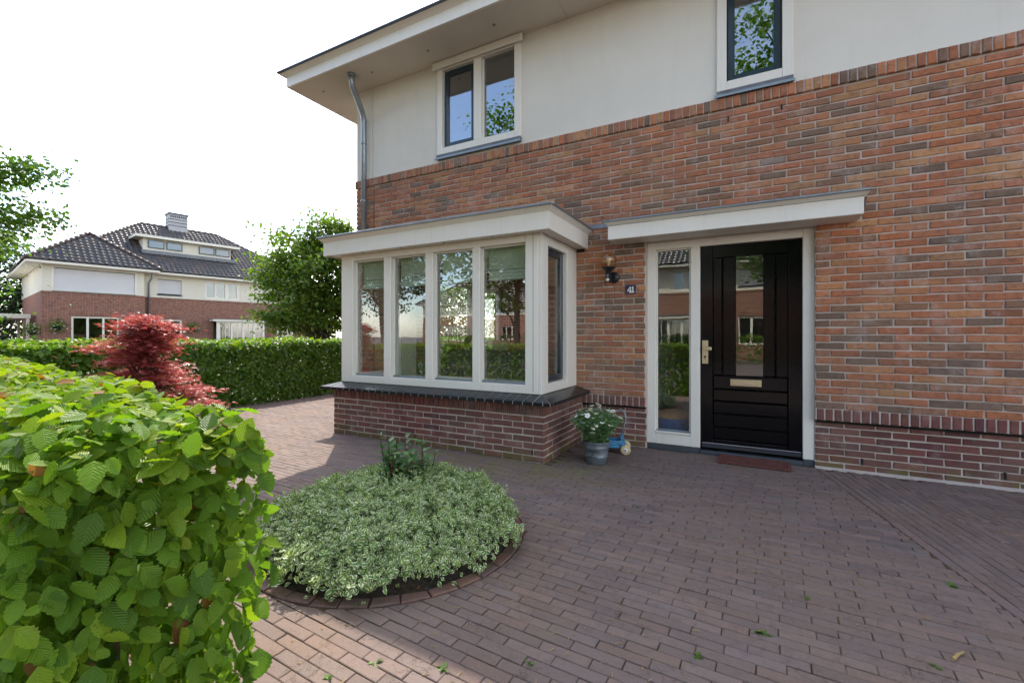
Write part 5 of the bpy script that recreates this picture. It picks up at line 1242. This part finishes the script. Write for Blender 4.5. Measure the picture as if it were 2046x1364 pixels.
P = np.concatenate([P, np.array(SP_)]); Nn = np.concatenate([Nn, np.array(SN)]); Tip = np.concatenate([Tip, np.array(ST)]); S = np.concatenate([rng.uniform(.022, .038, k_), np.array(SS)])
gc = empty('ground_cover', (BED[0], BED[1], 0)); tag(gc, 'cushion of green and white variegated leaves filling the round bed', 'ground cover', kind='stuff')
bpy.data.objects.remove(gc)
me = cloud_mesh('ground_cover', leaf_s(.30, .07, .06), P, Nn, Tip, S, ['euon'])
gc = link('ground_cover', me, None, (BED[0], BED[1], .02)); tag(gc, 'cushion of green and white variegated leaves filling the round bed', 'ground cover', kind='stuff')
# ---- shrub with red stems in the middle of the bed
shb = empty('red_stem_shrub', (-2.09, 2.38, 0.02)); shb.scale = (1.3, 1.3, 1.05); tag(shb, 'small dark green shrub with red stems in the middle of the bed', 'shrub')
m = MB(); SP_, SN, ST, SS = [], [], [], []
for i in range(26):
    a = rnd.uniform(0, 6.3); sp2 = rnd.uniform(.02, .17); h = rnd.uniform(.26, .40) if i > 6 else rnd.uniform(.40, .50); p0 = Vector((.03 * math.cos(a), .03 * math.sin(a), 0)); p2 = Vector((sp2 * math.cos(a), sp2 * math.sin(a), h)); p1 = p0.lerp(p2, .5) + Vector((math.cos(a), math.sin(a), 0)) * .03
    m.tube([p0, p1, p2], [.004, .003, .0018], 5, False)
    for j in range(20):
        t = .35 + .65 * j / 20; p = p0 * (1 - t) ** 2 + p1 * 2 * t * (1 - t) + p2 * t * t; b = j * 2.4 + rnd.random(); o_ = Vector((math.cos(b), math.sin(b), .5 + .4 * t)); SP_.append(p); ST.append(o_); SN.append(Vector((rnd.gauss(0, .25), rnd.gauss(0, .25), 1)) - o_ * .35); SS.append(rnd.uniform(.05, .085) * (1 - .25 * t))
m.build('stems', 'redstem', shb); me = cloud_mesh('foliage', leaf_t(6, .20, .1, 0, 0, .18), np.array(SP_), np.array(SN), np.array(ST), np.array(SS), ['shrub']); tag(link('foliage', me, shb), kind='stuff')
# ---- weeds in the joints
WEEDS = [(.036, 2.078, 1.5, 'largest bright green weed in a joint of the middle paving'), (-.187, 1.816, .9, 'tiny weed left of and nearer than the largest weed in the middle paving'),
         (.212, 2.448, .9, 'small weed straight behind the largest weed on the paving'), (.849, 2.908, 1.1, 'grassy weed at the edge of the turned paver band'),
         (-.721, 1.482, .8, 'weed on the sun and shade line of the foremost paving'), (-.992, 1.313, 1.1, 'yellow green weed in the sunlit paving right of the hedge'),
         (-1.223, 1.211, 1.2, 'weed in the sunlit paving below the round bed'), (-1.316, 1.079, .9, 'weed closest to the near hedge in the sunlit paving'),
         (.584, 2.162, .9, 'weed beside the fallen straw coloured twig'), (-.712, 3.192, .7, 'tiny weed in the paving in front of the daisy bucket')]
for i, (x, y, s_, lab) in enumerate(WEEDS):
    k_ = rnd.randrange(9, 18); a = np.array([rnd.uniform(0, 6.28) for _ in range(k_)]); Tp = np.stack([np.cos(a), np.sin(a), np.array([rnd.uniform(.1, 1.) for _ in a])], 1)
    me = cloud_mesh('weed', leaf_s(.22, .05, .2), rng.normal(size=(k_, 3)) * np.array([.006, .004, 0]), np.array([0, 0, 1.]) + rng.normal(size=(k_, 3)) * .3, Tp, rng.uniform(.012, .030, k_) * s_, ['weed'])
    tag(link('weed', me, None, (x, y, .001)), lab, 'weed', 'weeds in the paving joints')
# dry bits lying in the joints
m = MB()
for i in range(1700):
    while True:
        x, y = rnd.uniform(-1.6, 1.7), rnd.uniform(1.0, 4.4)
        if ok_spot(x, y, -.2): break
    if math.sin(x * 3.1 + 1) * math.sin(y * 2.7) + rnd.uniform(-.9, .9) < .1: continue
    a = rnd.uniform(0, 6.3); l = rnd.uniform(.003, .016); p = Vector((x, y, .0035)); d = Vector((math.cos(a), math.sin(a), 0)) * l; m.tube([p - d, p + Vector((0, 0, .001)), p + d], rnd.uniform(.0006, .0016), 4)
tag(m.build('leaf_litter', 'straw'), 'scattered straw coloured bits lying on the paving', 'litter', kind='stuff')
m = MB(); m.tube([(.653, 2.236, .008), (.675, 2.275, .008), (.702, 2.307, .006)], [.006, .006, .003], 6); tag(m.build('fallen_twig', 'straw'), 'pale straw coloured twig lying on the paving at the right', 'twig')
